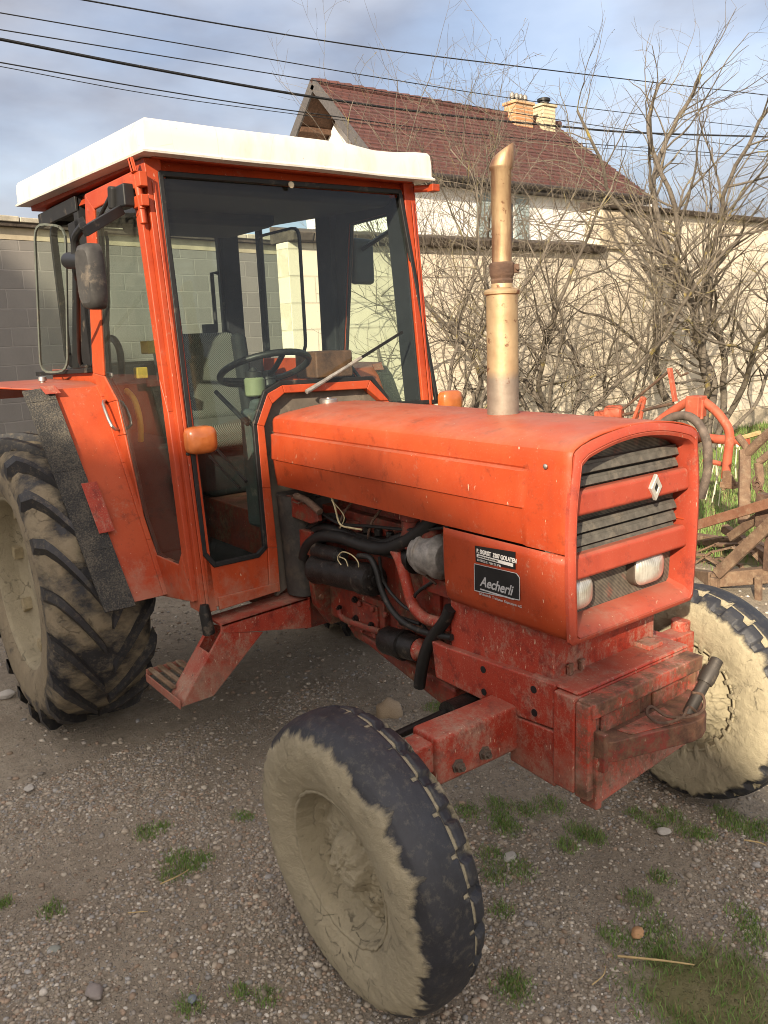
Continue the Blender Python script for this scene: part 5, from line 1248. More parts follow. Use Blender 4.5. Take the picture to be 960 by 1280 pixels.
m = MB(); m.lathe([(0.028, 0.036), (0.052, 0.036), (0.055, 0.02), (0.07, 0.012)], p, (0, 0, 1), 16); m.build('bottle_cap', MAT['black'], r_)
m = MB(); m.box(SY(0.45, 405, 455), (0.20, 0.22, 0.13)); m.build('tool_box', plain('brown_box', (0.10, 0.045, 0.025, 1), 0.6, var=0.5), T, bevel=0.01)
m = MB()
m.bb(-2.95, -1.45, -0.56, 0.56, 0.74, 0.80); m.bb(-2.95, -2.05, -0.60, -0.30, 0.8, 1.30); m.bb(-2.95, -2.05, 0.30, 0.60, 0.8, 1.30); m.bb(-2.96, -2.90, -0.55, 0.55, 0.8, 1.55)
m.build('cab_floor', MAT['interior'], T, bevel=0.02)
m = MB()
yb = plain('yellow_lever', (0.42, 0.27, 0.03, 1), 0.5)
m.tube([SY(-0.52, *q) for q in ((158, 488), (168, 500), (175, 525), (176, 552))], 0.014, 10, smooth=4); m.box(SY(-0.35, 189, 434), (0.09, 0.07, 0.06)); m.box(SY(-0.45, 176, 466), (0.05, 0.05, 0.05))
m.build('control_lever', yb, T, bevel=0.01)
m = MB(); m.tube([SY(-0.55, *q) for q in ((133, 424), (142, 424), (150, 440), (152, 470))], 0.016, 10, smooth=4); m.build('grab_bar', MAT['black'], T); m = MB(); m.tube([SY(-0.58, *q) for q in ((128, 296), (134, 299), (135, 400), (130, 405))], 0.007, 8, smooth=3)
m.build('grab_bar', MAT['black'], T)
for y_, p_, q_, r_2 in ((-0.30, (270, 490), (310, 530), 0.010), (-0.40, (262, 570), (300, 610), 0.006), (-0.40, (270, 560), (308, 602), 0.006)):
    m = MB(); m.tube([SY(y_, *p_), SY(y_, *q_)], r_2, 8); m.build('pedal_rod', MAT['black'], T)
# ---- amber indicators
def amber():
    q = M('amber_lens', 0.35)
    q.color(q.mix(q.ramp(q.noise(20, 5), 0.3, 0.7), (0.30, 0.075, 0.016, 1), (0.42, 0.125, 0.030, 1))); q.b.inputs['Coat Weight'].default_value = 0.4
    q.b.inputs['Subsurface Weight'].default_value = 0.0; return q.m
MAT['amber'] = amber()
for c_ in (FC(252, 550, 0.045), FC(564, 502, 0.045)):
    m = MB()
    def al(k, o_): return [c_+Vector((o_, 0.060*k*math.copysign(abs(math.cos(t))**0.5, math.cos(t)), 0.052*k*math.copysign(abs(math.sin(t))**0.5, math.sin(t)))) for t in [2*math.pi*i/24 for i in range(24)]]
    l_ = [al(0.9, -0.03), al(1.0, -0.025), al(1.0, 0.005), al(0.92, 0.018), al(0.6, 0.026), al(0.2, 0.028)]
    m.loops(l_); m.add(l_[0], [tuple(range(24))]); m.add(l_[-1], [tuple(range(24))]); i_ = m.build('indicator', MAT['amber'], T, ang=50)
    m = MB(); m.box(c_+Vector((-0.04, 0, 0)), (0.03, 0.06, 0.05)); m.tube([c_+Vector((-0.03, -0.045, -0.05)), c_+Vector((-0.06, -0.04, -0.055))], 0.008, 8); m.build('indicator_mount', MAT['black'], i_, bevel=0.003)

# ---- rear fenders: slanted front face, black rubber extension, top
def fender(sg):
    Y = lambda y: y*sg
    m = MB()
    prof = [(-1.66, 0.735), (-1.79, 0.945), (-1.99, 1.25), (-2.165, 1.525), (-2.22, 1.572), (-2.35, 1.585), (-2.95, 1.585), (-3.15, 1.48)]
    yi = 0.645
    prof = [(-1.66, 0.735), (-1.79, 0.945), (-1.99, 1.25), (-2.165, 1.525), (-2.22, 1.572), (-2.35, 1.590), (-3.0, 1.590), (-3.22, 1.50)]
    lo_ = []
    for i, (x0, z0) in enumerate(prof):
        o0 = 0.80+0.066*min(1, i/3) if i < 5 else 1.03
        a_, b_ = prof[max(i-1, 0)], prof[min(i+1, len(prof)-1)]; nn = Vector((b_[1]-a_[1], 0, -(b_[0]-a_[0]))).normalized()
        p, q = Vector((x0, Y(yi), z0)), Vector((x0, Y(o0), z0)); lo_.append([p, q, q-nn*0.008, p-nn*0.008])
    m.loops(lo_); m.add(lo_[0], [(0, 1, 2, 3)]); m.add(lo_[-1], [(3, 2, 1, 0)])
    # inner wall beside the cab
    m.prism([(x, Y(yi), z) for x, z in prof]+[(-2.9, Y(yi), 1.3), (-2.2, Y(yi), 1.25)], (0, Y(0.006)-0, 0))
    # rib where the fender meets the door
    for i in range(0, 4):
        (x0, z0), (x1, z1) = prof[i], prof[i+1]; m.bar((x0+0.004, Y(0.655), z0), (x1+0.004, Y(0.655), z1), 0.022, 0.012, up=(1, 0, 0.5))
    f_ = m.build('fender', MAT['cab'], T, bevel=0.003, ang=25)
    m = MB()
    ru = [(-1.645, 0.722), (-1.775, 0.945), (-1.975, 1.25), (-2.155, 1.53), (-2.21, 1.58)]
    for i in range(4):
        (x0, z0), (x1, z1) = ru[i], ru[i+1]
        o0 = 0.80+0.066*min(1, i/3)-0.012; o1 = 0.80+0.066*min(1, (i+1)/3)-0.012
        nn = Vector((z1-z0, 0, -(x1-x0))).normalized()
        q = [Vector((x0, Y(o0), z0)), Vector((x0-0.03, Y(o0+0.115), z0-0.01)), Vector((x1-0.03, Y(o1+0.115), z1-0.01)), Vector((x1, Y(o1), z1))]
        m.hexa([p-nn*0.004 for p in q]+[p+nn*0.006 for p in q])
    q_ = M('fender_rubber', 0.85); 
    q_.color(q_.mix(q_.math('MULTIPLY', q_.ramp(q_.math('ADD', q_.math('MULTIPLY', q_.noise(150, 4, 0.7), 0.6), q_.math('MULTIPLY', q_.noise(9, 5, 0.7), 0.4)), 0.46, 0.62), 0.75), (0.020, 0.020, 0.020, 1), (0.125, 0.108, 0.08, 1))); q_.bump(q_.voro(140), 0.004, 0.8)
    m.build('rubber_flap', q_.m, f_, bevel=0.002)
    m = MB()
    for i, a_, b_ in ((1, 0.15, 0.78), (3, 0.2, 0.9)):
        (x0, z0), (x1, z1) = prof[i], prof[i+1]; o0 = 0.80+0.066*min(1, i/3)
        A = Vector((x0+(x1-x0)*a_, Y(o0), z0+(z1-z0)*a_)); B = Vector((x0+(x1-x0)*b_, Y(o0+0.012), z0+(z1-z0)*b_)); nn = Vector((z1-z0, 0, -(x1-x0))).normalized()
        m.hexa([p+nn*k for k in (0.026, 0.030) for p in (A+Vector((0, Y(-0.035), 0)), A+Vector((0, Y(0.03), 0)), B+Vector((0, Y(0.03), 0)), B+Vector((0, Y(-0.035), 0)))])
        m.build('fender_plate', MAT['dusty'], f_, bevel=0.002); m = MB()
    return f_
fender(-1); fender(1)
m = MB(); p = Vector((-2.55, -0.80, 1.585)); m.lathe([(0, 0.012), (0.012, 0.012), (0.014, 0.02), (0.03, 0.018), (0.035, 0.008)], p, (0, 0, 1), 10); m.build('fender_bolt', MAT['steel'], T)

# ---- step
m = MB()
A = [FX(-1.30, *q) for q in ((277, 781), (277, 792), (387, 785), (385, 747))]
m.prism(A, (-0.012, 0, 0)); 
m.prism([A[0], A[3], A[3]+Vector((-0.13, 0, 0)), A[0]+Vector((-0.13, 0, 0))], (0, 0, -0.010))
m.prism([A[2]+Vector((0, 0, 0)), A[3], A[3]+Vector((-0.13, 0, 0)), A[2]+Vector((-0.13, 0, 0))], (0, 0.01, 0))
B = [FX(-1.303, *q) for q in ((277, 791), (329, 790), (267, 870), (227, 884))]
m.prism(B, (-0.006, 0, 0))
Bo = [B[0]+Vector((-0.115, 0, 0.01)), B[3]+Vector((-0.115, 0, 0.0))]
m.prism([B[0]+(B[3]-B[0])*0.30, B[3], B[3]+Vector((-0.115, 0, 0)), B[0]+(B[3]-B[0])*0.30+Vector((-0.115, 0, 0))], (0, 0.006, 0.002))
m.prism([B[0], B[0]+(B[3]-B[0])*0.31, B[0]+(B[3]-B[0])*0.31+Vector((-0.014, 0, 0)), B[0]+Vector((-0.014, 0, 0))], (0, 0.006, 0.002))
m.prism([B[0]+Vector((-0.10, 0, 0)), B[0]+(B[3]-B[0])*0.31+Vector((-0.10, 0, 0)), B[0]+(B[3]-B[0])*0.31+Vector((-0.115, 0, 0)), B[0]+Vector((-0.115, 0, 0))], (0, 0.006, 0.002))
m.prism([B[1]+Vector((-0.115, 0, 0)), B[2]+Vector((-0.115, 0, 0)), B[3]+Vector((-0.115, 0, 0)), B[0]+Vector((-0.115, 0, 0))], (-0.006, 0, 0))
stp = m.build('step_bracket', MAT['dusty'], T, bevel=0.003)
m = MB(); c0 = B[3]
zt_ = c0.z+0.03
m.bar((c0.x+0.0, c0.y-0.004, zt_-0.02), (c0.x-0.34, c0.y-0.004, zt_-0.02), 0.006, 0.035)
m.bar((c0.x-0.115, c0.y+0.15, zt_), (c0.x-0.34, c0.y+0.15, zt_), 0.006, 0.03)
m.bar((c0.x-0.34, c0.y-0.004, zt_), (c0.x-0.34, c0.y+0.15, zt_), 0.006, 0.03)
m.build('step_tread_frame', MAT['dusty'], stp, bevel=0.002)
m = MB()
for k in range(4): yk = c0.y+0.015+k*0.04; m.bar((c0.x-0.10, yk, zt_+0.012), (c0.x-0.345, yk, zt_+0.012), 0.020, 0.012)
m.build('step_tread', plain('muddy_tread', (0.16, 0.105, 0.065, 1), 0.9, var=0.4, dirt=0.5), stp, bevel=0.003)
m = MB(); p = FX(-1.36, 256, 765); m.tube([p+Vector((0, 0, 0.03)), p+Vector((0, 0, 0)), p+Vector((0, 0.01, -0.09))], [0.016, 0.022, 0.024], 14); m.build('cab_mount', MAT['hose'], T)

# ---- wheels
def mud_noise(p): return mnoise.fractal(p, 0.9, 2.1, 5)
def lathe_grid(prof, nth, fn):
    """prof: list of (a, r); fn(a, r, th) -> (a, r, mud).  axle = local Y (outward = +Y)"""
    V = np.zeros((len(prof)*nth, 3), np.float32); Cc = np.zeros((len(prof)*nth, 3), np.float32)
    for i, (a, r) in enumerate(prof):
        for k in range(nth):
            th = 2*math.pi*k/nth; a2, r2, md = fn(a, r, th)
            V[i*nth+k] = (r2*math.cos(th), a2, r2*math.sin(th)); Cc[i*nth+k] = (md, md, md)
    I = np.arange((len(prof)-1)*nth).reshape(len(prof)-1, nth)
    Q = np.stack([I, np.roll(I, -1, 1), np.roll(I, -1, 1)+nth, I+nth], -1).reshape(-1, 4)
    return V, Q, Cc
def dens(prof, step):
    out_ = []
    for (a0, r0), (a1, r1) in zip(prof[:-1], prof[1:]):
        n = max(1, int(math.hypot(a1-a0, r1-r0)/step)); out_ += [(a0+(a1-a0)*k/n, r0+(r1-r0)*k/n) for k in range(n)]
    return out_+[prof[-1]]
def tyre_mat(name, mudcol, dark=(0.015, 0.016, 0.020, 1), dust=0.45):
    q = M(name, 0.7)
    at = q.n('ShaderNodeAttribute', attribute_name='tint'); at.attribute_name = 'tint'
    n1 = q.noise(30, 8, 0.75); n2 = q.noise(7, 6, 0.65)
    o_ = q.xyz(); ang_ = q.math('ARCTAN2', o_[2], o_[0])
    rad_ = q.math('SQRT', q.math('ADD', q.math('MULTIPLY', o_[0], o_[0]), q.math('MULTIPLY', o_[2], o_[2])))
    cv = q.n('ShaderNodeCombineXYZ'); q.l(q.math('MULTIPLY', ang_, 11.0), cv.inputs[0]); q.l(q.math('MULTIPLY', rad_, 9.0), cv.inputs[1]); q.l(q.math('MULTIPLY', o_[1], 9.0), cv.inputs[2])
    stk = q.noise(1.6, 6, 0.72, cv.outputs[0])
    k = q.math('ADD', at.outputs['Fac'], q.math('ADD', q.math('MULTIPLY', q.math('SUBTRACT', n1, 0.5), 0.30), q.math('MULTIPLY', q.math('SUBTRACT', stk, 0.5), 0.6)))
    mask = q.ramp(k, 0.36, 0.62)
    mudc = q.mix(q.ramp(n2, 0.3, 0.7), tuple([x*0.72 for x in mudcol[:3]])+(1,), mudcol)
    mudc = q.mix(q.math('MULTIPLY', q.ramp(q.noise(60, 5, 0.7), 0.35, 0.7), 0.25), mudc, tuple([x*0.6 for x in mudcol[:3]])+(1,))
    crk = q.voro(16, q.coord((1, 1, 1)), 'DISTANCE_TO_EDGE')
    crk2 = q.math('ADD', crk, q.math('MULTIPLY', q.math('SUBTRACT', q.noise(14, 7, 0.75), 0.5), 0.55))
    line = q.math('MULTIPLY', q.ramp(q.math('ABSOLUTE', crk2), 0.0, 0.020, (1, 1, 1, 1), (0, 0, 0, 1)), q.ramp(q.noise(6, 4), 0.50, 0.62))
    mudc = q.mix(q.math('MULTIPLY', line, 0.5), mudc, (0.045, 0.036, 0.024, 1))
    rub = q.mix(q.ramp(q.noise(12, 6, 0.7), 0.35, 0.75), dark, tuple([x*1.9 for x in dark[:3]])+(1,))
    rub = q.mix(q.math('MULTIPLY', q.ramp(q.noise(38, 6, 0.75), 0.52, 0.80), dust), rub, tuple([x*0.55 for x in mudcol[:3]])+(1,))
    q.color(q.mix(mask, rub, mudc)); q.rough(q.ramp(mask, 0, 1, (0.55,)*3+(1,), (0.92,)*3+(1,)))
    h = q.math('ADD', q.math('MULTIPLY', q.math('ADD', n1, q.math('MULTIPLY', q.noise(110, 4, 0.7), 0.35)), q.math('ADD', q.math('MULTIPLY', mask, 0.85), 0.15)), q.math('MULTIPLY', q.math('MULTIPLY', line, mask), -0.8))
    q.bump(h, 0.014, 0.75); return q.m
MUD = (0.385, 0.335, 0.225, 1)
MAT['front_tyre'] = tyre_mat('front_tyre_rubber', MUD)
MAT['rear_tyre'] = tyre_mat('rear_tyre_rubber', (0.30, 0.245, 0.16, 1), (0.018, 0.018, 0.020, 1), 1.0)
MAT['rim_mud'] = tyre_mat('muddy_rim', MUD)
def spikes(th, n, seed):
    """ragged splash edge: pseudo-random radial tongues"""
    x = th/(2*math.pi)*n; i = math.floor(x); f = x-i
    h = lambda j: (math.sin((j % n)*127.1+seed*311.7)*43758.5453) % 1.0
    return max(h(i)*max(0, 1-abs(f-0.3)/0.55), h(i+1)*max(0, 1-abs(f-1.15)/0.5))
def front_tyre(seed):
    half = [(0.072, 0.205), (0.084, 0.222), (0.094, 0.25), (0.102, 0.285), (0.1035, 0.312), (0.100, 0.342), (0.091, 0.366), (0.076, 0.383), (0.055, 0.393), (0.03, 0.3985)]
    prof = dens([(a, r) for a, r in half]+[(0, 0.400)]+[(-a, r) for a, r in reversed(half)], 0.0055)
    NL = 26
    def fn(a, r, th):
        f = (th/(2*math.pi)*NL) % 1.0
        md = 0.0
        edge = 0.350+0.032*spikes(th, 31, seed)+0.014*spikes(th+0.7, 67, seed+3)+0.014*mud_noise(Vector((math.cos(th)*3, math.sin(th)*3, seed)))
        md = max(md, min(1, max(0, (edge-r)/0.050+0.5))) if abs(a) > 0.05 else 0
        rr = r
        if abs(a+0.038) < 0.0050: rr -= 0.007; md = 0.68
        if -0.038 < a < -0.014 and f < 0.12: rr -= 0.005; md = 0.62
        if a < -0.040 and a > -0.092:
            if f < 0.34: rr -= 0.018; md = max(md, 0.22)
        p = Vector((rr*math.cos(th)*14, a*14, rr*math.sin(th)*14+seed*7))
        d = mud_noise(p)
        if md > 0.6 and abs(a) > 0.045:
            d3 = mud_noise(Vector((rr*math.cos(th)*50, a*50, rr*math.sin(th)*50+seed))); a += math.copysign(0.004+0.0032*d+0.0013*d3, a)
        return a, rr, md
    return lathe_grid(prof, 400, fn)
def front_rim(seed):
    P_ = [(0.074, 0.2135), (0.085, 0.211), (0.083, 0.2035), (0.060, 0.199), (0.030, 0.194), (0.006, 0.184), (0.000, 0.168), (0.004, 0.148), (0.020, 0.128), (0.028, 0.105), (0.030, 0.082), (0.050, 0.072), (0.062, 0.062), (0.066, 0.03), (0.066, 0.0015)]
    prof = dens(P_+[(-a, r) for a, r in reversed(P_)], 0.0038)
    def fn(a, r, th):
        d = mud_noise(Vector((r*math.cos(th)*13, r*math.sin(th)*13, seed*3+(5 if a > 0 else 0))))
        d2 = mud_noise(Vector((r*math.cos(th)*45, r*math.sin(th)*45, seed*3)))
        k = math.copysign(1, a)*(0.013*d+0.0085*d2+0.004) if r < 0.192 else math.copysign(1, a)*0.002*d2
        return a+k, r+(0.003*d2 if r > 0.18 else 0), 1.0
    return lathe_grid(prof, 300, fn)
def front_wheel(sg):
    wq = bpy.data.objects.new('front_wheel', None); COL.objects.link(wq); wq.parent = T
    wq.location = (-0.137, sg*0.766, 0.400-0.002)
    # local +Y is the outward side; camber leans the top outwards
    wq.rotation_euler = (math.radians(-4)*sg, 0, math.pi if sg < 0 else 0)
    if sg < 0: wq.rotation_euler = (math.radians(-4), 0, math.pi)
    V, Q, Cc = front_tyre(2 if sg < 0 else 5); t = np_mesh('tyre', V, Q, MAT['front_tyre'], None, True, Cc); t.parent = wq
    V, Q, Cc = front_rim(1 if sg < 0 else 4); t = np_mesh('rim', V, Q, MAT['rim_mud'], None, True, Cc); t.parent = wq
front_wheel(-1); front_wheel(1)
MAT['lugmud'] = plain('mud_covered_bracket', (0.30, 0.25, 0.155, 1), 0.9, var=0.3, bump=0.006)
def rear_wheel(sg):
    wq = bpy.data.objects.new('rear_wheel', None); COL.objects.link(wq); wq.parent = T
    wq.location = (-2.46, sg*0.86, 0.688); wq.scale = (0.908, 1.0, 0.908); wq.rotation_euler = (0, 0, math.pi if sg < 0 else 0)
    half = [(0.185, 0.440), (0.200, 0.462), (0.212, 0.50), (0.218, 0.56), (0.214, 0.62), (0.204, 0.665), (0.185, 0.698), (0.15, 0.716), (0.08, 0.727)]
    prof = dens(half+[(0, 0.730)]+[(-a, r) for a, r in reversed(half)], 0.014)
    def fn(a, r, th):
        d = mud_noise(Vector((r*math.cos(th)*7, a*7, r*math.sin(th)*7)))
        md = 0.50+0.30*d+(0.25 if r < 0.60 else 0)
        return a+(math.copysign(0.006*d, a) if abs(a) > 0.1 else 0), r+(0.007*d if r > 0.69 else 0), max(0, min(1, md))
    V, Q, Cc = lathe_grid(prof, 260, fn)
    vs = list(map(tuple, V)); 
    VV = [V]; QQ = [Q]; CC = [Cc]; base = len(V)
    NL = 19
    tdir = -1 if sg < 0 else 1       # arms trail the same way round on both sides of the tractor
    lv = []; lq = []; lc = []
    for side in (-1, 1):
        for k in range(NL):
            th0 = 2*math.pi*(k+(0.5 if side > 0 else 0))/NL
            secs = 9; b0 = base+len(lv)
            for j in range(secs):
                t = j/(secs-1)
                a = side*(0.222-0.205*t**0.9)
                off = -0.43*t**1.15
                rt = 0.760-0.060*max(0, (0.16-t)/0.16)**1.6
                rb = 0.640 if t < 0.05 else (0.68 if t < 0.15 else 0.715)
                wd = 0.030*(1-0.15*t)
                for (dth, rr) in ((-wd*1.35, rb), (-wd*0.80, rt), (wd*0.80, rt), (wd*1.35, rb)):
                    th = th0+(off+dth/0.75*1.0)
                    if sg < 0: th = math.pi-th
                    jj = mud_noise(Vector((math.cos(th)*9, a*12, math.sin(th)*9)))*0.004
                    lv.append(((rr+jj)*math.cos(th), a, (rr+jj)*math.sin(th))); lc.append((0.0 if rr == rt else 0.42,)*3)
            for j in range(secs-1):
                for e in range(3): lq.append((b0+j*4+e, b0+j*4+e+1, b0+(j+1)*4+e+1, b0+(j+1)*4+e))
            lq.append((b0, b0+1, b0+2, b0+3)); e = b0+(secs-1)*4; lq.append((e+3, e+2, e+1, e))
    V = np.concatenate([V, np.array(lv, np.float32)]); Q = np.concatenate([Q, np.array(lq)]); Cc = np.concatenate([Cc, np.array(lc, np.float32)])
    t = np_mesh('tyre', V, Q, MAT['rear_tyre'], None, True, Cc); t.parent = wq; t.data.set_sharp_from_angle(angle=math.radians(40))
    P_ = [(0.192, 0.447), (0.190, 0.432), (0.165, 0.424), (0.10, 0.415), (0.085, 0.385), (0.075, 0.36), (0.055, 0.30), (0.05, 0.22), (0.07, 0.17), (0.10, 0.15), (0.11, 0.10), (0.115, 0.003)]
    prof = dens(P_+[(-a, r) for a, r in reversed(P_)], 0.012)
    def fr(a, r, th):
        d = mud_noise(Vector((r*math.cos(th)*9, r*math.sin(th)*9, 2+a))); return a+(math.copysign(0.006*d, a) if r < 0.42 else 0), r, 0.9
    V, Q, Cc = lathe_grid(prof, 160, fr); t = np_mesh('rim', V, Q, MAT['rim_mud'], None, True, Cc); t.parent = wq
    m = MB()
    for k in range(8):
        m = MB(); th = 2*math.pi*k/8+0.2; m.box((0.385*math.cos(th), 0.095, 0.385*math.sin(th)), (0.05, 0.05, 0.07), Matrix.Rotation(-th, 3, 'Y'))
        q = m.build('rim_lug', MAT['lugmud'], wq, bevel=0.006); q.location = (0, 0, 0)
rear_wheel(-1); rear_wheel(1)

# ------------------------------------------------------------------ implements at the right
Tm = thing('hay_tedder', 'orange red hay tedder with arched tube frame and thin pale tines behind the bonnet', 'farm machine', (-2.4, 4.3, 0))
m = MB(); yt = 4.2
m.tube([SY(yt, *q) for q in ((818, 531), (836, 517), (862, 501), (872, 500))], 0.036, 14, smooth=3)
m.tube([SY(yt, *q) for q in ((876, 499), (895, 514), (909, 533), (912, 548), (909, 575), (907, 598))], 0.036, 14, smooth=3)
tf = m.build('arched_frame', plain('faded_red_paint', (0.36, 0.080, 0.042, 1), 0.6, var=0.25, vs=9, dirt=0.3), Tm)
redm = tf.data.materials[0]
m = MB(); c_ = SY(yt-0.05, 870, 508); m.box(c_, (0.12, 0.13, 0.17)); m.box(SY(yt-0.06, 864, 512), (0.03, 0.03, 0.16)); m.box(SY(yt-0.06, 877, 512), (0.03, 0.03, 0.16)); m.build('frame_joint', redm, Tm, bevel=0.01)
m = MB(); m.hexa([SY(yt+dy_, *q) for dy_ in (-0.04, 0.04) for q in ((903, 588), (912, 588), (922, 606), (902, 614))]); m.box(SY(yt, 912, 606), (0.12, 0.10, 0.05)); m.build('foot', MAT['rust'], Tm, bevel=0.008)
m = MB(); m.tube([SY(5.0, *q) for q in ((862, 545), (888, 548), (935, 553))], [0.05, 0.042, 0.04], 12); m.build('tine_bar', redm, Tm)
m = MB(); m.tube([SY(4.6, *q) for q in ((880, 575), (910, 582))], 0.022, 8); m.build('cross_tube', redm, Tm)
m = MB()
for u0, v0, u1, v1 in ((889, 556, 884, 600), (896, 557, 896, 605), (903, 557, 893, 618), (893, 580, 882, 625), (900, 585, 890, 628), (924, 556, 926, 600), (928, 556, 932, 575), (921, 560, 920, 598), (886, 552, 880, 590), (906, 580, 898, 632)):
    m.tube([SY(5.0, u0, v0), SY(5.0, (u0+u1)/2-1, (v0+v1)/2), SY(5.0, u1, v1)], 0.0045, 5)
for i in range(7): m.lathe([(0, 0.014), (0.03, 0.014)], SY(4.98, 884+7.5*i, 555), (0.2, 0, -1), 8)
m.build('spring_tines', plain('pale_tine', (0.55, 0.52, 0.40, 1), 0.5), Tm)
m = MB(); yb_ = 5.0
m.tube([SY(yb_, 778, 512), SY(yb_, 835, 465)], 0.014, 8); m.tube([SY(yb_, 778, 519), SY(yb_, 842, 504)], 0.016, 8); m.tube([SY(yb_, 845, 462), SY(yb_, 851, 470), SY(yb_, 860, 466)], 0.012, 8)
m.build('brace_rod', MAT['rust_dark'], Tm)
m = MB(); m.bar(SY(yb_, 837, 460), SY(yb_, 844, 502), 0.05, 0.03, up=(1, 0, 0)); m.build('brace_strap', redm, Tm, bevel=0.004); m = MB(); m.bar(SY(yb_, 793, 524), SY(yb_, 804, 496), 0.05, 0.03, up=(1, 0, 0)); m.bar(SY(yb_, 800, 526), SY(yb_, 806, 497), 0.03, 0.03, up=(1, 0, 0))
m.build('brace_strap', redm, Tm, bevel=0.004)
m = MB(); m.lathe([(-0.16, 0.07), (-0.12, 0.085), (0.0, 0.085), (0.02, 0.06)], SY(yb_, 776, 517), (0.8, 0.3, 0), 18); m.box(SY(yb_, 758, 520), (0.2, 0.15, 0.10)); m.build('gearbox_head', redm, Tm, bevel=0.008)
m = MB(); m.tube([SY(3.7, *q) for q in ((826, 531), (842, 521), (862, 521), (876, 534), (884, 556), (884, 590), (876, 622))], 0.034, 12, smooth=4); m.build('curved_pipe', plain('grey_brown_pipe', (0.095, 0.072, 0.058, 1), 0.7, var=0.5, vs=12, dirt=0.3), Tm)

# rusty cultivator
Hc = thing('rusty_cultivator', 'rusty brown spring tine cultivator standing on the ground at the right edge', 'farm machine', (-1.4, 3.3, 0))
mudr = rust_mat('muddy_rust', (0.085, 0.050, 0.032, 1), (0.19, 0.12, 0.075, 1), (0.27, 0.205, 0.135, 1))
def hb(mb, y0, a, y1, b, w_, h_): mb.bar(SY(y0, *a), SY(y1, *b), w_, h_)
m = MB(); hb(m, 3.2, (866, 658), 3.0, (985, 622), 0.025, 0.065); m.build('upper_rail', rust_mat('red_brown_rust', (0.16, 0.065, 0.035, 1), (0.24, 0.12, 0.07, 1), (0.28, 0.2, 0.13, 1)), Hc, bevel=0.004)
for y0, a_, y1, b_, w_, h_ in ((3.05, (892, 724), 3.15, (985, 716), 0.09, 0.10), (3.3, (866, 720), 3.05, (893, 724), 0.08, 0.10), (3.9, (862, 672), 3.9, (990, 690), 0.08, 0.08)):
    m = MB(); hb(m, y0, a_, y1, b_, w_, h_); m.build('frame_beam', mudr, Hc, bevel=0.008)
for y0, a_, y1, b_, w_, h_ in ((3.0, (896, 718), 2.95, (978, 640), 0.03, 0.075), (3.3, (912, 672), 3.2, (960, 638), 0.03, 0.06), (3.6, (905, 660), 3.4, (965, 700), 0.05, 0.06)):
    m = MB(); hb(m, y0, a_, y1, b_, w_, h_); m.build('diagonal_brace', mudr, Hc, bevel=0.004)
m = MB(); m.bar(SY(3.0, 894, 722), SY(3.0, 894, 748), 0.045, 0.05); m.build('tine_stub', mudr, Hc, bevel=0.004)
m = MB(); m.bar(SY(3.0, 948, 720), SY(3.0, 948, 752), 0.03, 0.04); m.build('tine_stub', mudr, Hc, bevel=0.004)
m = MB(); m.bar(SY(3.6, 931, 562), SY(3.5, 930, 655), 0.075, 0.06); m.tube([SY(3.6, *q) for q in ((933, 568), (945, 556), (965, 538), (985, 524))], 0.034, 10, smooth=3); m.tube([SY(3.6, *q) for q in ((922, 545), (930, 555), (936, 566))], 0.026, 10, smooth=3)
m.tube([SY(3.5, *q) for q in ((948, 578), (950, 600), (946, 612))], 0.03, 8, smooth=3); m.tube([SY(3.5, *q) for q in ((948, 578), (965, 565), (985, 550))], 0.028, 8)
m.build('headstock', mudr, Hc, bevel=0.006)
m = MB()
for y_, pts in ((3.4, ((870, 704), (890, 690), (915, 684), (940, 690), (962, 712))), (3.5, ((866, 716), (880, 702), (900, 698), (925, 706), (935, 722))), (3.7, ((872, 690), (895, 680), (925, 680), (955, 690), (980, 706))), (3.4, ((862, 692), (880, 694), (897, 704), (905, 722))), (3.8, ((880, 676), (905, 672), (940, 676), (975, 690)))):
    P_ = [SY(y_, *q) for q in pts]
    m = MB()
    for i in range(len(P_)-1): m.bar(P_[i], P_[i+1]+(P_[i+1]-P_[i])*0.08, 0.045, 0.014)
    m.build('spring_tine', mudr, Hc, bevel=0.002)
m = MB()
for i in range(9):
    c_ = SY(3.45, 944+i*2.2, 602+i*5.2)
    m.tube([c_+Vector((0.022*math.cos(t)*(1 if i % 2 else 0.3), 0.022*math.cos(t)*(0.3 if i % 2 else 1), 0.032*math.sin(t))) for t in [k*math.pi/5 for k in range(11)]], 0.007, 5)
m.build('chain', MAT['rust_dark'], Hc)
m = MB(); m.box(SY(3.2, 957, 638), (0.1, 0.08, 0.22)); m.box(SY(3.1, 962, 680), (0.05, 0.05, 0.35)); m.build('mast_plate', MAT['rust_dark'], Hc, bevel=0.006)
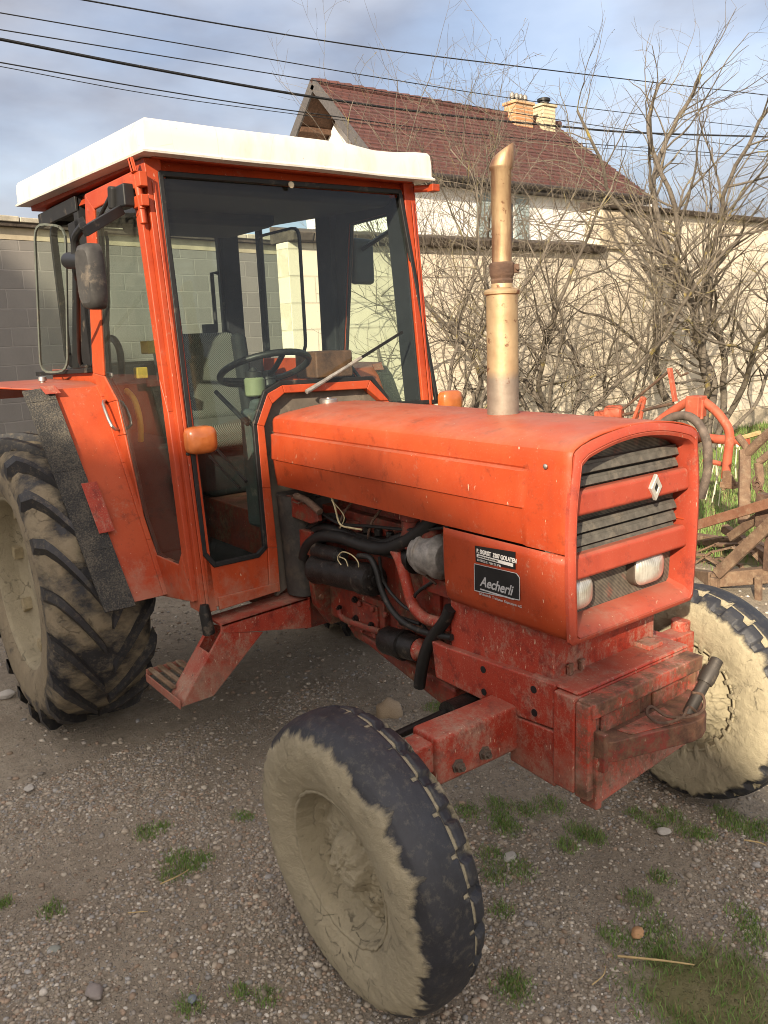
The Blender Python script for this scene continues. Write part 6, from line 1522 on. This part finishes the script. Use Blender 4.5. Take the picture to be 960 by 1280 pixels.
m = MB(); p = GZ(0.03, 905, 640); m.tube([SY(4.3, 925, 548), SY(4.3, 950, 541)], 0.02, 6); m.build('straw_bundle', MAT['straw'], Hc)

# ------------------------------------------------------------------ barn behind the photographer, unseen; added and outlined to cast the yard's shade
sh = Vector((math.cos(SUN_AZ), math.sin(SUN_AZ), 0)); hp_ = Vector((-sh.y, sh.x, 0)) * 1.0
BD = 14.0
def bz(v): return (v+math.sin(SUN_EL)*BD)/math.cos(SUN_EL)
hvec = Vector((0.84, 0.54, 0)).normalized()
shade_outline = [(2.3, -0.90), (0.64, 0.30), (0.0, 0.84), (-0.42, 1.14), (-0.75, 1.33), (-3.1, 1.46), (-3.4, 2.05), (-5.4, 3.45), (-6.16, 3.95), (-6.49, 4.40), (-7.3, 5.3), (-12.5, 1.6)]
shade_barn = thing('barn', 'tall plastered barn behind the photographer, unseen, added and shaped to cast the yard shade', 'barn', tuple(sh*BD+hvec*(-3)))
pts = [sh*BD+hvec*h_+Vector((0, 0, bz(v_)-0.12)) for h_, v_ in shade_outline]
m = MB(); m.prism([sh*BD+hvec*2.3-Vector((0, 0, 0.2))]+pts+[sh*BD+hvec*(-12.5)-Vector((0, 0, 0.2))], sh*7)
m.build('barn_wall', plain('barn_plaster', (0.42, 0.38, 0.32, 1), 0.9, var=0.15, vs=1), shade_barn, smooth=False)
m = MB()
for (h0, v0), (h1, v1) in zip(shade_outline[:-1], shade_outline[1:]):
    a_ = sh*BD+hvec*h0+Vector((0, 0, bz(v0)-0.115)); b_ = sh*BD+hvec*h1+Vector((0, 0, bz(v1)-0.115))
    m.prism([a_, b_, b_+sh*7.2, a_+sh*7.2], (0, 0, 0.115))
m.build('barn_roof', MAT['tile'], shade_barn, smooth=False)
m = MB(); c_ = sh*(BD-0.03)+hvec*(-4); m.prism([c_+hvec*k+Vector((0, 0, z)) for k, z in ((-1.6, 0), (1.6, 0), (1.6, 3.4), (-1.6, 3.4))], -sh*0.06); m.build('barn_door', plain('barn_door_wood', (0.10, 0.06, 0.035, 1), 0.8, var=0.4), shade_barn)
